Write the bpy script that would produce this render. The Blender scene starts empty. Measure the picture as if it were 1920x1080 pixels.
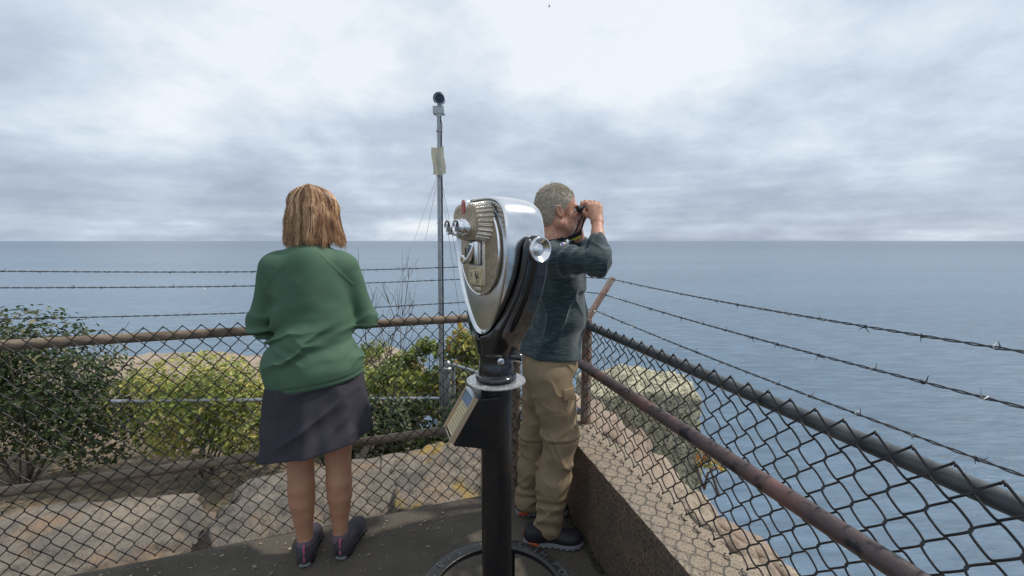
import bpy, bmesh, math, random
import numpy as np
from mathutils import Vector, Matrix, noise
random.seed(7)
R = math.radians
S = bpy.context.scene
COL = S.collection

# ------------------------------------------------------------------ camera
PITCH = R(6.2); EYE = 1.55; F = 816.0
cd = bpy.data.cameras.new('camera'); cam = bpy.data.objects.new('camera', cd); COL.objects.link(cam)
cam.location = (0, 0, EYE); cam.rotation_euler = (R(90) - PITCH, 0, 0)
cd.lens = 36 * F / 1920; cd.sensor_width = 36; cd.clip_start = 0.05; cd.clip_end = 200000
S.camera = cam
# ------------------------------------------------------------------ world
SUN_AZ, SUN_EL = R(78), R(50)          # azimuth measured from +Y towards +X
w = bpy.data.worlds.new('World'); S.world = w; w.use_nodes = True
N = w.node_tree.nodes; L = w.node_tree.links
for n in list(N): N.remove(n)
out = N.new('ShaderNodeOutputWorld')
sky = N.new('ShaderNodeTexSky'); sky.sky_type = 'NISHITA'; sky.sun_disc = False
sky.sun_elevation = SUN_EL; sky.sun_rotation = SUN_AZ
bg1 = N.new('ShaderNodeBackground'); bg1.inputs['Strength'].default_value = 0.09
L.new(sky.outputs[0], bg1.inputs['Color'])
tc = N.new('ShaderNodeTexCoord'); sep = N.new('ShaderNodeSeparateXYZ'); L.new(tc.outputs['Generated'], sep.inputs[0])
def wmath(op, a, b=None, c=None):
    n = N.new('ShaderNodeMath'); n.operation = op
    for i, v in enumerate((a, b, c)):
        if v is None: continue
        if isinstance(v, (int, float)): n.inputs[i].default_value = v
        else: L.new(v, n.inputs[i])
    return n.outputs[0]
zc = wmath('MAXIMUM', sep.outputs[2], 0.0)
den = wmath('ADD', zc, 0.30)
cx = wmath('DIVIDE', sep.outputs[0], den); cy = wmath('DIVIDE', sep.outputs[1], den)
comb = N.new('ShaderNodeCombineXYZ'); L.new(cx, comb.inputs[0]); L.new(cy, comb.inputs[1]); comb.inputs[2].default_value = 3.3
def wnoise(scale, detail, rough, off):
    m = N.new('ShaderNodeMapping'); m.inputs['Location'].default_value = off; L.new(comb.outputs[0], m.inputs['Vector'])
    n = N.new('ShaderNodeTexNoise'); n.inputs['Scale'].default_value = scale; n.inputs['Detail'].default_value = detail
    n.inputs['Roughness'].default_value = rough; L.new(m.outputs[0], n.inputs['Vector']); return n.outputs['Fac']
n1 = wnoise(0.80, 8, 0.55, (1.3, 4.1, 0)); n2 = wnoise(3.4, 8, 0.62, (7.3, 2.1, 1.0))
s1 = wmath('MULTIPLY_ADD', n1, 1.05, -0.20); s2 = wmath('MULTIPLY_ADD', n2, 0.30, s1)
cb = N.new('ShaderNodeCombineXYZ'); L.new(sep.outputs[0], cb.inputs[0]); L.new(sep.outputs[1], cb.inputs[1]); L.new(wmath('MULTIPLY', sep.outputs[2], 22.0), cb.inputs[2])
nbn = N.new('ShaderNodeTexNoise'); nbn.inputs['Scale'].default_value = 1.6; nbn.inputs['Detail'].default_value = 5; L.new(cb.outputs[0], nbn.inputs['Vector'])
low = N.new('ShaderNodeMapRange'); low.inputs[1].default_value = 0.0; low.inputs[2].default_value = 0.20; low.inputs[3].default_value = 1.0; low.inputs[4].default_value = 0.0; L.new(zc, low.inputs[0])
band = wmath('MULTIPLY', wmath('MULTIPLY_ADD', nbn.outputs['Fac'], 0.55, -0.24), low.outputs[0])
hgt = wmath('ADD', wmath('MULTIPLY_ADD', zc, 0.30, s2), band)      # brighter, thinner cloud overhead
ramp = N.new('ShaderNodeValToRGB'); L.new(hgt, ramp.inputs[0])
e = ramp.color_ramp.elements
e[0].position = 0.40; e[0].color = (0.40, 0.475, 0.60, 1)
e[1].position = 0.74; e[1].color = (0.90, 0.95, 1.0, 1)
for p_, c_ in ((0.47, (0.47, 0.55, 0.67, 1)), (0.55, (0.55, 0.64, 0.76, 1)), (0.63, (0.69, 0.78, 0.88, 1))):
    q = e.new(p_); q.color = c_
bg2 = N.new('ShaderNodeBackground'); bg2.inputs['Strength'].default_value = 1.0; L.new(ramp.outputs[0], bg2.inputs['Color'])
mixw = N.new('ShaderNodeMixShader'); mixw.inputs[0].default_value = 0.93
L.new(bg1.outputs[0], mixw.inputs[1]); L.new(bg2.outputs[0], mixw.inputs[2]); L.new(mixw.outputs[0], out.inputs[0])
# ------------------------------------------------------------------ sun
ld = bpy.data.lights.new('sun', 'SUN'); ld.energy = 3.3; ld.angle = R(2.2); ld.color = (1.0, 0.93, 0.83)
sun = bpy.data.objects.new('sun', ld); COL.objects.link(sun)
sd = Vector((math.sin(SUN_AZ) * math.cos(SUN_EL), math.cos(SUN_AZ) * math.cos(SUN_EL), math.sin(SUN_EL)))
sun.rotation_euler = sd.to_track_quat('Z', 'Y').to_euler(); sun.location = (6, 4, 12)
S.view_settings.view_transform = 'Standard'; S.view_settings.look = 'None'
S.view_settings.exposure = 0.0; S.view_settings.gamma = 1.0; S.view_settings.use_curve_mapping = False

# ------------------------------------------------------------------ helpers
def P(px, py, Y):
    """world point seen at (px,py) of the 1920x1080 photograph at world depth Y"""
    dx = (px - 960) / F; dz = (540 - py) / F
    fy = math.cos(PITCH) + dz * math.sin(PITCH); fz = -math.sin(PITCH) + dz * math.cos(PITCH)
    return Vector((dx / fy * Y, Y, EYE + fz / fy * Y))

def mat(name, col, rough=0.6, metal=0.0, var=None, vscale=8.0, bump=0.0, bscale=40.0, spec=0.5, var2=None, v2scale=60.0,
        stretch=(1, 1, 1), transl=0.0, thr=(0.35, 0.65), thr2=(0.45, 0.6), detail=6, coat=0.0, voronoi=False):
    m = bpy.data.materials.new(name); m.use_nodes = True
    n = m.node_tree.nodes; l = m.node_tree.links; b = n['Principled BSDF']
    b.inputs['Base Color'].default_value = (*col, 1); b.inputs['Roughness'].default_value = rough
    b.inputs['Metallic'].default_value = metal; b.inputs['Specular IOR Level'].default_value = spec
    b.inputs['Coat Weight'].default_value = coat; b.inputs['Coat Roughness'].default_value = 0.08
    tcn = n.new('ShaderNodeTexCoord'); mp = n.new('ShaderNodeMapping'); mp.inputs['Scale'].default_value = stretch
    l.new(tcn.outputs['Object'], mp.inputs[0])
    def nz(scale, det=6):
        t = n.new('ShaderNodeTexNoise'); t.inputs['Scale'].default_value = scale; t.inputs['Detail'].default_value = det
        t.inputs['Roughness'].default_value = 0.6; l.new(mp.outputs[0], t.inputs['Vector']); return t.outputs['Fac']
    last = None
    def layer(fac, lo, hi, c, prev):
        r = n.new('ShaderNodeMapRange'); r.inputs[1].default_value = lo; r.inputs[2].default_value = hi; l.new(fac, r.inputs[0])
        mx = n.new('ShaderNodeMix'); mx.data_type = 'RGBA'; l.new(r.outputs[0], mx.inputs[0])
        if prev is None: mx.inputs[6].default_value = (*col, 1)
        else: l.new(prev, mx.inputs[6])
        mx.inputs[7].default_value = (*c, 1); return mx.outputs[2]
    if var: last = layer(nz(vscale, detail), thr[0], thr[1], var, last)
    if var2: last = layer(nz(v2scale, 4), thr2[0], thr2[1], var2, last)
    if last: l.new(last, b.inputs['Base Color'])
    if bump:
        if voronoi:
            t = n.new('ShaderNodeTexVoronoi'); t.inputs['Scale'].default_value = bscale; l.new(mp.outputs[0], t.inputs['Vector']); h = t.outputs['Distance']
        else: h = nz(bscale, 8)
        bn = n.new('ShaderNodeBump'); bn.inputs['Strength'].default_value = bump; bn.inputs['Distance'].default_value = 0.01 if bscale > 12 else 0.05
        l.new(h, bn.inputs['Height']); l.new(bn.outputs[0], b.inputs['Normal'])
    return m

def tag(o, label=None, cat=None, group=None, kind=None):
    if label: o['label'] = label
    if cat: o['category'] = cat
    if group: o['group'] = group
    if kind: o['kind'] = kind
    return o
def link(name, me, m, parent=None, smooth=True):
    o = bpy.data.objects.new(name, me); COL.objects.link(o)
    if m is not None and len(me.materials) == 0:
        for q in (m if isinstance(m, (list, tuple)) else [m]): me.materials.append(q)
    if parent is not None: o.parent = parent
    if smooth and len(me.polygons): me.polygons.foreach_set('use_smooth', [True] * len(me.polygons))
    return o
def empty(name, loc, rz=0.0):
    o = bpy.data.objects.new(name, None); COL.objects.link(o); o.location = loc; o.rotation_euler = (0, 0, rz); o.empty_display_size = 0.1
    return o
class MB:
    """collects shapes into one bmesh, linked as ONE mesh object"""
    def __init__(s): s.b = bmesh.new()
    def box(s, c, size, M=None, bev=0.0):
        r = bmesh.ops.create_cube(s.b, size=1.0); vs = r['verts']
        bmesh.ops.scale(s.b, vec=size, verts=vs)
        if bev:
            es = list({e_ for v in vs for e_ in v.link_edges})
            rr = bmesh.ops.bevel(s.b, geom=es, offset=bev, segments=2, affect='EDGES', profile=0.6)
            vs = list({v for f_ in rr['faces'] for v in f_.verts} | {v for v in vs if v.is_valid})
        if M is not None: bmesh.ops.transform(s.b, matrix=M, verts=vs)
        bmesh.ops.translate(s.b, vec=Vector(c), verts=vs); return s
    def tube(s, pts, rad, seg=10, cap=True, closed=False):
        pts = [Vector(p) for p in pts]; n = len(pts); rings = []
        nrm = None
        for i, p in enumerate(pts):
            if closed: t = (pts[(i + 1) % n] - pts[i - 1])
            else: t = (pts[min(i + 1, n - 1)] - pts[max(i - 1, 0)])
            if t.length < 1e-9: t = Vector((0, 0, 1))
            t.normalize()
            if nrm is None:
                a = Vector((0, 0, 1)) if abs(t.z) < 0.9 else Vector((1, 0, 0)); nrm = t.cross(a).normalized()
            else:
                nrm = (nrm - t * nrm.dot(t)); nrm = nrm.normalized() if nrm.length > 1e-6 else t.orthogonal().normalized()
            bi = t.cross(nrm); r = rad[i] if isinstance(rad, (list, tuple)) else rad
            rings.append([s.b.verts.new(p + (nrm * math.cos(2 * math.pi * k / seg) + bi * math.sin(2 * math.pi * k / seg)) * r) for k in range(seg)])
        for i in range(n if closed else n - 1):
            A, B = rings[i], rings[(i + 1) % n]
            for k in range(seg): s.b.faces.new((A[k], A[(k + 1) % seg], B[(k + 1) % seg], B[k]))
        if cap and not closed:
            s.b.faces.new(list(reversed(rings[0]))); s.b.faces.new(rings[-1])
        return s
    def lathe(s, prof, seg=32, M=None):
        """prof: (radius, z)"""
        rings = []
        for r, z in prof:
            if r < 1e-6: rings.append([s.b.verts.new((0, 0, z))])
            else: rings.append([s.b.verts.new((r * math.cos(2 * math.pi * k / seg), r * math.sin(2 * math.pi * k / seg), z)) for k in range(seg)])
        for A, B in zip(rings, rings[1:]):
            for k in range(seg):
                k2 = (k + 1) % seg
                f_ = [A[k % len(A)], A[k2 % len(A)], B[k2 % len(B)], B[k % len(B)]]
                u = []
                for v in f_:
                    if v not in u: u.append(v)
                if len(u) > 2: s.b.faces.new(u)
        if M is not None: bmesh.ops.transform(s.b, matrix=M, verts=[v for r_ in rings for v in r_])
        return s
    def prism(s, poly, d0, d1, fn):
        """poly of (u,v); fn(u,v,d)->xyz"""
        A = [s.b.verts.new(fn(u, v, d0)) for u, v in poly]; B = [s.b.verts.new(fn(u, v, d1)) for u, v in poly]
        n = len(poly)
        s.b.faces.new(A); s.b.faces.new(list(reversed(B)))
        for i in range(n): s.b.faces.new((A[i], B[i], B[(i + 1) % n], A[(i + 1) % n]))
        return s
    def build(s, name, m, parent=None, smooth=True, bevel=0.0, auto=True):
        bmesh.ops.recalc_face_normals(s.b, faces=s.b.faces)
        if bevel:
            es = [e_ for e_ in s.b.edges if len(e_.link_faces) == 2 and e_.calc_face_angle(0) > 0.6]
            bmesh.ops.bevel(s.b, geom=es, offset=bevel, segments=2, affect='EDGES', profile=0.6)
        if smooth and auto:
            for e_ in s.b.edges:
                if len(e_.link_faces) == 2 and e_.calc_face_angle(0) > 0.75: e_.smooth = False
        me = bpy.data.meshes.new(name); s.b.to_mesh(me); s.b.free()
        return link(name, me, m, parent, smooth)
def frame_M(loc, zdir, xdir=None):
    z = Vector(zdir).normalized(); x = Vector(xdir) if xdir is not None else z.orthogonal()
    x = (x - z * x.dot(z)).normalized(); y = z.cross(x)
    M = Matrix((x, y, z)).transposed().to_4x4(); M.translation = Vector(loc); return M

# ---- numpy value noise
def _hash(ix, iy, iz, seed):
    h = (ix * 374761393 + iy * 668265263 + iz * 2147483647 + seed * 1274126177) & 0xffffffff
    h = ((h ^ (h >> 13)) * 1274126177) & 0xffffffff
    return ((h ^ (h >> 16)) & 0xffff) / 65535.0
def vnoise(p, seed=0):
    i = np.floor(p).astype(np.int64); f = p - i; f = f * f * (3 - 2 * f)
    x, y, z = i[..., 0], i[..., 1], i[..., 2]; r = 0
    for a in (0, 1):
        for b in (0, 1):
            for c in (0, 1):
                wt = (f[..., 0] if a else 1 - f[..., 0]) * (f[..., 1] if b else 1 - f[..., 1]) * (f[..., 2] if c else 1 - f[..., 2])
                r = r + wt * _hash(x + a, y + b, z + c, seed)
    return r * 2 - 1
def fbm(p, oct=3, seed=0):
    a = 1.0; r = 0; t = 0
    for k in range(oct):
        r = r + a * vnoise(p * (2.03 ** k), seed + k * 17); t += a; a *= 0.5
    return r / t

# ---- signed distance bodies with sparse surface nets
class Field:
    def __init__(s): s.pr = []; s.post = None; s.cuts = []
    def cap(s, a, b, ra, rb, k=0.02, sq=None, op='+'):
        a = np.array(a, float); b = np.array(b, float); ba = b - a; L2 = max(ba.dot(ba), 1e-9)
        if sq is not None: nn = np.array(sq[0], float); nn = nn / np.linalg.norm(nn); f_ = 1 / sq[1] - 1
        def fn(p):
            q = p - a
            if sq is not None: h0 = np.clip(q @ ba / L2, 0, 1); q2 = q - h0[..., None] * ba; q = q + nn * ((q2 @ nn) * f_)[..., None]
            h = np.clip((p - a) @ ba / L2, 0, 1)
            return np.linalg.norm(q - h[..., None] * ba, axis=-1) - (ra + (rb - ra) * h)
        c = (a + b) / 2; s.pr.append((fn, c, np.linalg.norm(ba) / 2 + max(ra, rb), k, op)); return s
    def ell(s, c, r, axes=None, k=0.02, op='+'):
        c = np.array(c, float); r = np.array(r, float); A = np.array(axes, float) if axes is not None else np.eye(3)
        def fn(p):
            q = (p - c) @ A.T; k0 = np.linalg.norm(q / r, axis=-1); k1 = np.linalg.norm(q / (r * r), axis=-1)
            return k0 * (k0 - 1) / np.maximum(k1, 1e-9)
        s.pr.append((fn, c, max(r), k, op)); return s
    def rbox(s, c, r, axes=None, rad=0.005, k=0.01, op='+'):
        c = np.array(c, float); r = np.array(r, float) - rad; A = np.array(axes, float) if axes is not None else np.eye(3)
        def fn(p):
            q = np.abs((p - c) @ A.T) - r
            return np.linalg.norm(np.maximum(q, 0), axis=-1) + np.minimum(q.max(-1), 0) - rad
        s.pr.append((fn, c, float(np.linalg.norm(r)) + rad, k, op)); return s
    def ev(s, pts, cen, brad):
        d = np.full(pts.shape[:-1], 1.0)
        for fn, c, b, k, op in s.pr:
            m = np.linalg.norm(cen - c, axis=-1) < b + brad + k + 0.03
            if not m.any(): continue
            v = fn(pts[m]); d0 = d[m]
            if op == '+':
                h = np.maximum(k - np.abs(d0 - v), 0) / k; d[m] = np.minimum(d0, v) - h * h * k * 0.25
            elif op == '-':
                v = -v; h = np.maximum(k - np.abs(d0 - v), 0) / k; d[m] = np.maximum(d0, v) + h * h * k * 0.25
        for pc, pn in s.cuts: d = np.maximum(d, (pts - np.array(pc)) @ np.array(pn))
        if s.post is not None: d = s.post(pts, d)
        return d
    def mesh(s, name, h):
        lo = np.min([c - b for _, c, b, _, op in s.pr if op == '+'], axis=0) - 4 * h
        hi = np.max([c + b for _, c, b, _, op in s.pr if op == '+'], axis=0) + 4 * h
        B = 8; bs = B * h; nb = np.ceil((hi - lo) / bs).astype(int); G = nb * B + 2
        ii = np.stack(np.meshgrid(*[np.arange(n) for n in nb], indexing='ij'), -1).reshape(-1, 3)
        cen = lo + (ii + 0.5) * bs; brad = bs * 0.87
        act = []
        for c0 in range(0, len(ii), 40000):
            dd = s.ev(cen[c0:c0 + 40000][:, None, :], cen[c0:c0 + 40000], brad)[:, 0]; act.append(np.abs(dd) < brad * 1.5 + 0.012)
        act = np.concatenate(act); ii = ii[act]; cen = cen[act]
        off = np.stack(np.meshgrid(*[np.arange(B + 1)] * 3, indexing='ij'), -1).reshape(-1, 3)
        VK, VP, QK, QS = [], [], [], []
        cor = np.array([(a, b, c) for a in (0, 1) for b in (0, 1) for c in (0, 1)])
        edg = [(i, j) for i in range(8) for j in range(i + 1, 8) if np.abs(cor[i] - cor[j]).sum() == 1]
        key = lambda g: (g[..., 0] * G[1] + g[..., 1]) * G[2] + g[..., 2]
        for c0 in range(0, len(ii), 400):
            I = ii[c0:c0 + 400]; base = I * B
            gp = base[:, None, :] + off; pts = lo + gp * h
            V = s.ev(pts, cen[c0:c0 + 400], brad).reshape(-1, B + 1, B + 1, B + 1); sg = V < 0
            cs = np.stack([sg[:, a:a + B, b:b + B, c:c + B] for a, b, c in cor], -1); sm = cs.sum(-1)
            idx = np.argwhere((sm > 0) & (sm < 8))
            if len(idx) == 0: continue
            bi, xyz = idx[:, 0], idx[:, 1:]
            cv = np.stack([V[bi, xyz[:, 0] + a, xyz[:, 1] + b, xyz[:, 2] + c] for a, b, c in cor], -1)
            acc = np.zeros((len(idx), 3)); cnt = np.zeros(len(idx))
            for i, j in edg:
                m = (cv[:, i] < 0) != (cv[:, j] < 0); t = np.zeros(len(idx)); t[m] = cv[m, i] / (cv[m, i] - cv[m, j])
                acc[m] += cor[i] + t[m, None] * (cor[j] - cor[i]); cnt += m
            g = base[bi] + xyz; VK.append(key(g)); VP.append(lo + (g + acc / cnt[:, None]) * h)
            for ax in range(3):
                sl0 = sg[:, :B, :B, :B]; sl1 = [sg[:, 1:, :B, :B], sg[:, :B, 1:, :B], sg[:, :B, :B, 1:]][ax]
                q = np.argwhere(sl0 != sl1)
                if len(q) == 0: continue
                g = base[q[:, 0]] + q[:, 1:]; u = np.zeros(3, int); v = np.zeros(3, int); u[(ax + 1) % 3] = 1; v[(ax + 2) % 3] = 1
                ks = np.stack([key(g - u - v), key(g - v), key(g), key(g - u)], -1)
                neg = ~sl0[q[:, 0], q[:, 1], q[:, 2], q[:, 3]]
                ks[neg] = ks[neg][:, ::-1]; QK.append(ks)
        VK = np.concatenate(VK); VP = np.concatenate(VP); o = np.argsort(VK); VK = VK[o]; VP = VP[o]
        QK = np.concatenate(QK); q = np.searchsorted(VK, QK); q = np.minimum(q, len(VK) - 1); ok = (VK[q] == QK).all(1); q = q[ok]
        me = bpy.data.meshes.new(name); me.vertices.add(len(VP)); me.vertices.foreach_set('co', VP.astype(np.float32).ravel())
        me.loops.add(len(q) * 4); me.loops.foreach_set('vertex_index', q.astype(np.int32).ravel())
        me.polygons.add(len(q)); me.polygons.foreach_set('loop_start', np.arange(0, len(q) * 4, 4, dtype=np.int32))
        me.polygons.foreach_set('loop_total', np.full(len(q), 4, dtype=np.int32)); me.update(calc_edges=True); me.validate()
        return me
def V3(v): return np.array([v[0], v[1], v[2]], float)

# ------------------------------------------------------------------ materials
M = {}
M['concrete'] = mat('platform_concrete', (0.075, 0.063, 0.049), 0.9, var=(0.135, 0.115, 0.09), vscale=2.2, detail=12, bump=0.6, bscale=130, var2=(0.035, 0.03, 0.025), v2scale=170, thr2=(0.52, 0.62))
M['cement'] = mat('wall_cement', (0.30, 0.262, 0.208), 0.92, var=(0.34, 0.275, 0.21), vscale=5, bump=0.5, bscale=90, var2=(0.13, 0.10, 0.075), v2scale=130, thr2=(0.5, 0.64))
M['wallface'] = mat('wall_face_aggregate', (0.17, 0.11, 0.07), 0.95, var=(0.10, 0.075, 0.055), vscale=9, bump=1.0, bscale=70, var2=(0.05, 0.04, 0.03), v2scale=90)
M['stone_pink'] = mat('pink_stone', (0.33, 0.27, 0.215), 0.9, var=(0.25, 0.18, 0.135), vscale=7, bump=0.6, bscale=50, var2=(0.17, 0.12, 0.09), v2scale=120, thr2=(0.52, 0.7))
M['stone_tan'] = mat('tan_stone', (0.40, 0.33, 0.25), 0.9, var=(0.25, 0.2, 0.15), vscale=9, bump=0.6, bscale=50, var2=(0.1, 0.08, 0.06), v2scale=90, thr2=(0.55, 0.7))
M['granite'] = mat('lichen_granite', (0.50, 0.47, 0.33), 0.92, var=(0.27, 0.26, 0.18), vscale=13, bump=0.9, bscale=45, var2=(0.07, 0.07, 0.05), v2scale=48, thr2=(0.5, 0.62), thr=(0.42, 0.6))
M['terrain'] = mat('rocky_slope', (0.30, 0.22, 0.16), 0.95, var=(0.10, 0.10, 0.05), vscale=1.5, bump=0.8, bscale=12, var2=(0.12, 0.09, 0.06), v2scale=9)
def outcrop_mat(name, lichen):
    m = mat(name, (0.25, 0.21, 0.165), 0.93, var=(0.10, 0.095, 0.088), vscale=2.6, detail=12, bump=1.0, bscale=11, var2=(0.115, 0.10, 0.085), v2scale=26, thr2=(0.52, 0.68))
    n = m.node_tree.nodes; l = m.node_tree.links; b = n['Principled BSDF']; prev = b.inputs['Base Color'].links[0].from_socket
    tcn = n.new('ShaderNodeTexCoord')
    for sc, c_, lo, hi, off in ((2.3, (0.27, 0.17, 0.10), 0.56, 0.72, (3, 1, 0)), (2.9, (0.36, 0.235, 0.03), 0.515 if lichen else 0.75, 0.66 if lichen else 0.8, (9.4, 5, 2))):
        mp = n.new('ShaderNodeMapping'); mp.inputs['Location'].default_value = off; l.new(tcn.outputs['Object'], mp.inputs[0])
        t = n.new('ShaderNodeTexNoise'); t.inputs['Scale'].default_value = sc; t.inputs['Detail'].default_value = 9; t.inputs['Roughness'].default_value = 0.62; l.new(mp.outputs[0], t.inputs['Vector'])
        r = n.new('ShaderNodeMapRange'); r.inputs[1].default_value = lo; r.inputs[2].default_value = hi; l.new(t.outputs['Fac'], r.inputs[0])
        mx = n.new('ShaderNodeMix'); mx.data_type = 'RGBA'; l.new(r.outputs[0], mx.inputs[0]); l.new(prev, mx.inputs[6]); mx.inputs[7].default_value = (*c_, 1); prev = mx.outputs[2]
    l.new(prev, b.inputs['Base Color']); return m
M['outcrop'] = outcrop_mat('sandstone_outcrop', False); M['outcrop_lichen'] = outcrop_mat('sandstone_orange_lichen', True)
M['chrome'] = mat('polished_chrome', (0.86, 0.87, 0.89), 0.07, 1.0, bump=0.04, bscale=9)
M['brushed'] = mat('worn_polished_aluminium', (0.84, 0.85, 0.87), 0.18, 1.0, bump=0.03, bscale=14, var=(0.70, 0.71, 0.72), vscale=18)
M['cast'] = mat('hammered_cast_metal', (0.60, 0.50, 0.36), 0.33, 0.9, bump=0.9, bscale=230, var=(0.40, 0.33, 0.25), vscale=60)
M['castrib'] = mat('ribbed_cast_metal', (0.70, 0.64, 0.55), 0.24, 0.95, bump=0.3, bscale=200)
M['blackgloss'] = mat('glossy_black_paint', (0.008, 0.009, 0.012), 0.16, 0.0, coat=0.7, bump=0.05, bscale=45)
M['blackmetal'] = mat('worn_black_paint', (0.007, 0.008, 0.011), 0.30, bump=0.15, bscale=60, var=(0.014, 0.013, 0.012), vscale=20)
M['alu'] = mat('stamped_aluminium', (0.80, 0.80, 0.78), 0.33, 0.85, bump=0.35, bscale=150, var=(0.50, 0.50, 0.48), vscale=90)
M['tanmetal'] = mat('tan_bezel_metal', (0.55, 0.42, 0.30), 0.4, 0.5, bump=0.1, bscale=60)
M['cream'] = mat('cream_enamel', (0.62, 0.52, 0.33), 0.5, bump=0.05)
M['ink'] = mat('black_ink', (0.02, 0.02, 0.02), 0.6)
M['ltink'] = mat('faded_print', (0.33, 0.27, 0.17), 0.6)
M['bluegrey'] = mat('blue_grey_enamel', (0.16, 0.22, 0.32), 0.4)
M['red'] = mat('red_enamel', (0.45, 0.06, 0.05), 0.4)
M['pale'] = mat('pale_print', (0.62, 0.42, 0.38), 0.5)
M['glassdark'] = mat('dark_lens_glass', (0.01, 0.012, 0.016), 0.05, coat=0.8)
M['meshwire'] = mat('black_vinyl_wire', (0.018, 0.017, 0.017), 0.4, bump=0.1, bscale=100)
M['galv'] = mat('galvanised_steel', (0.42, 0.45, 0.48), 0.42, 0.7, var=(0.30, 0.32, 0.34), vscale=30)
M['galvwire'] = mat('galvanised_wire', (0.25, 0.26, 0.26), 0.5, 0.5)
M['tanrail'] = mat('weathered_tan_rail', (0.23, 0.175, 0.125), 0.7, var=(0.12, 0.09, 0.065), vscale=6, bump=0.3, bscale=50, stretch=(1, 1, 3))
M['blackrail'] = mat('weathered_black_rail', (0.035, 0.045, 0.052), 0.42, var=(0.085, 0.095, 0.10), vscale=9, bump=0.25, bscale=60)
M['purplerail'] = mat('worn_brown_handrail', (0.075, 0.052, 0.052), 0.42, var=(0.20, 0.095, 0.08), vscale=5.5, bump=0.3, bscale=50, var2=(0.012, 0.011, 0.014), v2scale=13, thr2=(0.56, 0.62), thr=(0.5, 0.75))
M['rust'] = mat('rusty_steel', (0.22, 0.11, 0.075), 0.8, var=(0.26, 0.22, 0.19), vscale=22, bump=0.4, bscale=70)
M['barb'] = mat('aged_barbed_wire', (0.06, 0.058, 0.06), 0.45, 0.6)
M['barbpale'] = mat('galvanised_barb', (0.35, 0.35, 0.35), 0.4, 0.7)
M['offwhite'] = mat('weathered_white_housing', (0.50, 0.55, 0.58), 0.4)
M['antenna'] = mat('yellowed_plastic', (0.66, 0.64, 0.53), 0.5)
M['camface'] = mat('dark_blue_camera_face', (0.05, 0.08, 0.16), 0.3)
M['skin'] = mat('skin', (0.47, 0.235, 0.15), 0.5, var=(0.38, 0.16, 0.10), vscale=14, bump=0.12, bscale=220, var2=(0.52, 0.28, 0.19), v2scale=55)
M['skinleg'] = mat('skin_legs', (0.46, 0.245, 0.155), 0.5, var=(0.39, 0.19, 0.12), vscale=10, bump=0.1, bscale=200)
for k_ in ('skin', 'skinleg'):
    b_ = M[k_].node_tree.nodes['Principled BSDF']; b_.inputs['Subsurface Weight'].default_value = 0.12; b_.inputs['Subsurface Radius'].default_value = (0.012, 0.005, 0.003); b_.inputs['Subsurface Scale'].default_value = 0.6
M['eye'] = mat('eye', (0.7, 0.7, 0.68), 0.2)
M['teal'] = mat('teal_heather_jersey', (0.008, 0.024, 0.032), 0.72, var=(0.065, 0.105, 0.115), vscale=45, stretch=(0.45, 0.45, 5), thr=(0.47, 0.74), bump=0.35, bscale=260, spec=0.25)
M['teal'].node_tree.nodes['Principled BSDF'].inputs['Sheen Weight'].default_value = 0.3
M['green'] = mat('green_pullover', (0.064, 0.128, 0.084), 0.75, var=(0.078, 0.148, 0.098), vscale=6, bump=0.2, bscale=330, spec=0.25)
M['greendark'] = mat('green_pullover_seam', (0.03, 0.11, 0.055), 0.8)
M['skirt'] = mat('charcoal_skort_fabric', (0.038, 0.036, 0.048), 0.8, var=(0.05, 0.048, 0.06), vscale=12, bump=0.25, bscale=300, spec=0.25)
M['khaki'] = mat('khaki_trousers_fabric', (0.27, 0.205, 0.13), 0.8, var=(0.23, 0.172, 0.108), vscale=7, bump=0.2, bscale=320, spec=0.2)
M['khakidark'] = mat('khaki_seam', (0.11, 0.08, 0.045), 0.85)
M['shoeblack'] = mat('black_shoe_leather', (0.012, 0.012, 0.016), 0.55, bump=0.3, bscale=200)
M['solegrey'] = mat('grey_rubber_sole', (0.16, 0.165, 0.18), 0.7)
M['orange'] = mat('orange_sole_insert', (0.38, 0.075, 0.02), 0.55)
M['shoegrey'] = mat('purple_grey_mesh_shoe', (0.055, 0.05, 0.065), 0.8, bump=0.5, bscale=350)
M['pink'] = mat('pink_webbing', (0.42, 0.09, 0.17), 0.7)
M['sock'] = mat('grey_sock', (0.16, 0.13, 0.17), 0.9, bump=0.4, bscale=300)
M['yellow'] = mat('yellow_strap', (0.55, 0.60, 0.05), 0.5)
M['strap'] = mat('black_webbing', (0.01, 0.011, 0.02), 0.7)
M['white'] = mat('white_patch', (0.7, 0.7, 0.74), 0.6)
M['navy'] = mat('navy_patch', (0.03, 0.05, 0.2), 0.6)
M['hairbase_w'] = mat('auburn_hair_base', (0.16, 0.07, 0.03), 0.55, var=(0.06, 0.025, 0.012), vscale=30, stretch=(3, 3, 0.6))
M['hairbase_m'] = mat('grey_hair_base', (0.33, 0.28, 0.21), 0.6, var=(0.24, 0.20, 0.15), vscale=40)
M['twig'] = mat('twig_bark', (0.10, 0.075, 0.06), 0.85)
M['moss'] = mat('moss', (0.035, 0.045, 0.02), 0.95, var=(0.06, 0.055, 0.025), vscale=30)
def strand_mat(name, stops, rough=0.45):
    m = bpy.data.materials.new(name); m.use_nodes = True; n = m.node_tree.nodes; l = m.node_tree.links; b = n['Principled BSDF']
    a = n.new('ShaderNodeAttribute'); a.attribute_name = 'tone'; r = n.new('ShaderNodeValToRGB'); l.new(a.outputs['Fac'], r.inputs[0])
    el = r.color_ramp.elements
    while len(el) > 1: el.remove(el[0])
    el[0].position = stops[0][0]; el[0].color = (*stops[0][1], 1)
    for p_, c_ in stops[1:]: q_ = el.new(p_); q_.color = (*c_, 1)
    l.new(r.outputs[0], b.inputs['Base Color']); b.inputs['Roughness'].default_value = rough; return m, b
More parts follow.
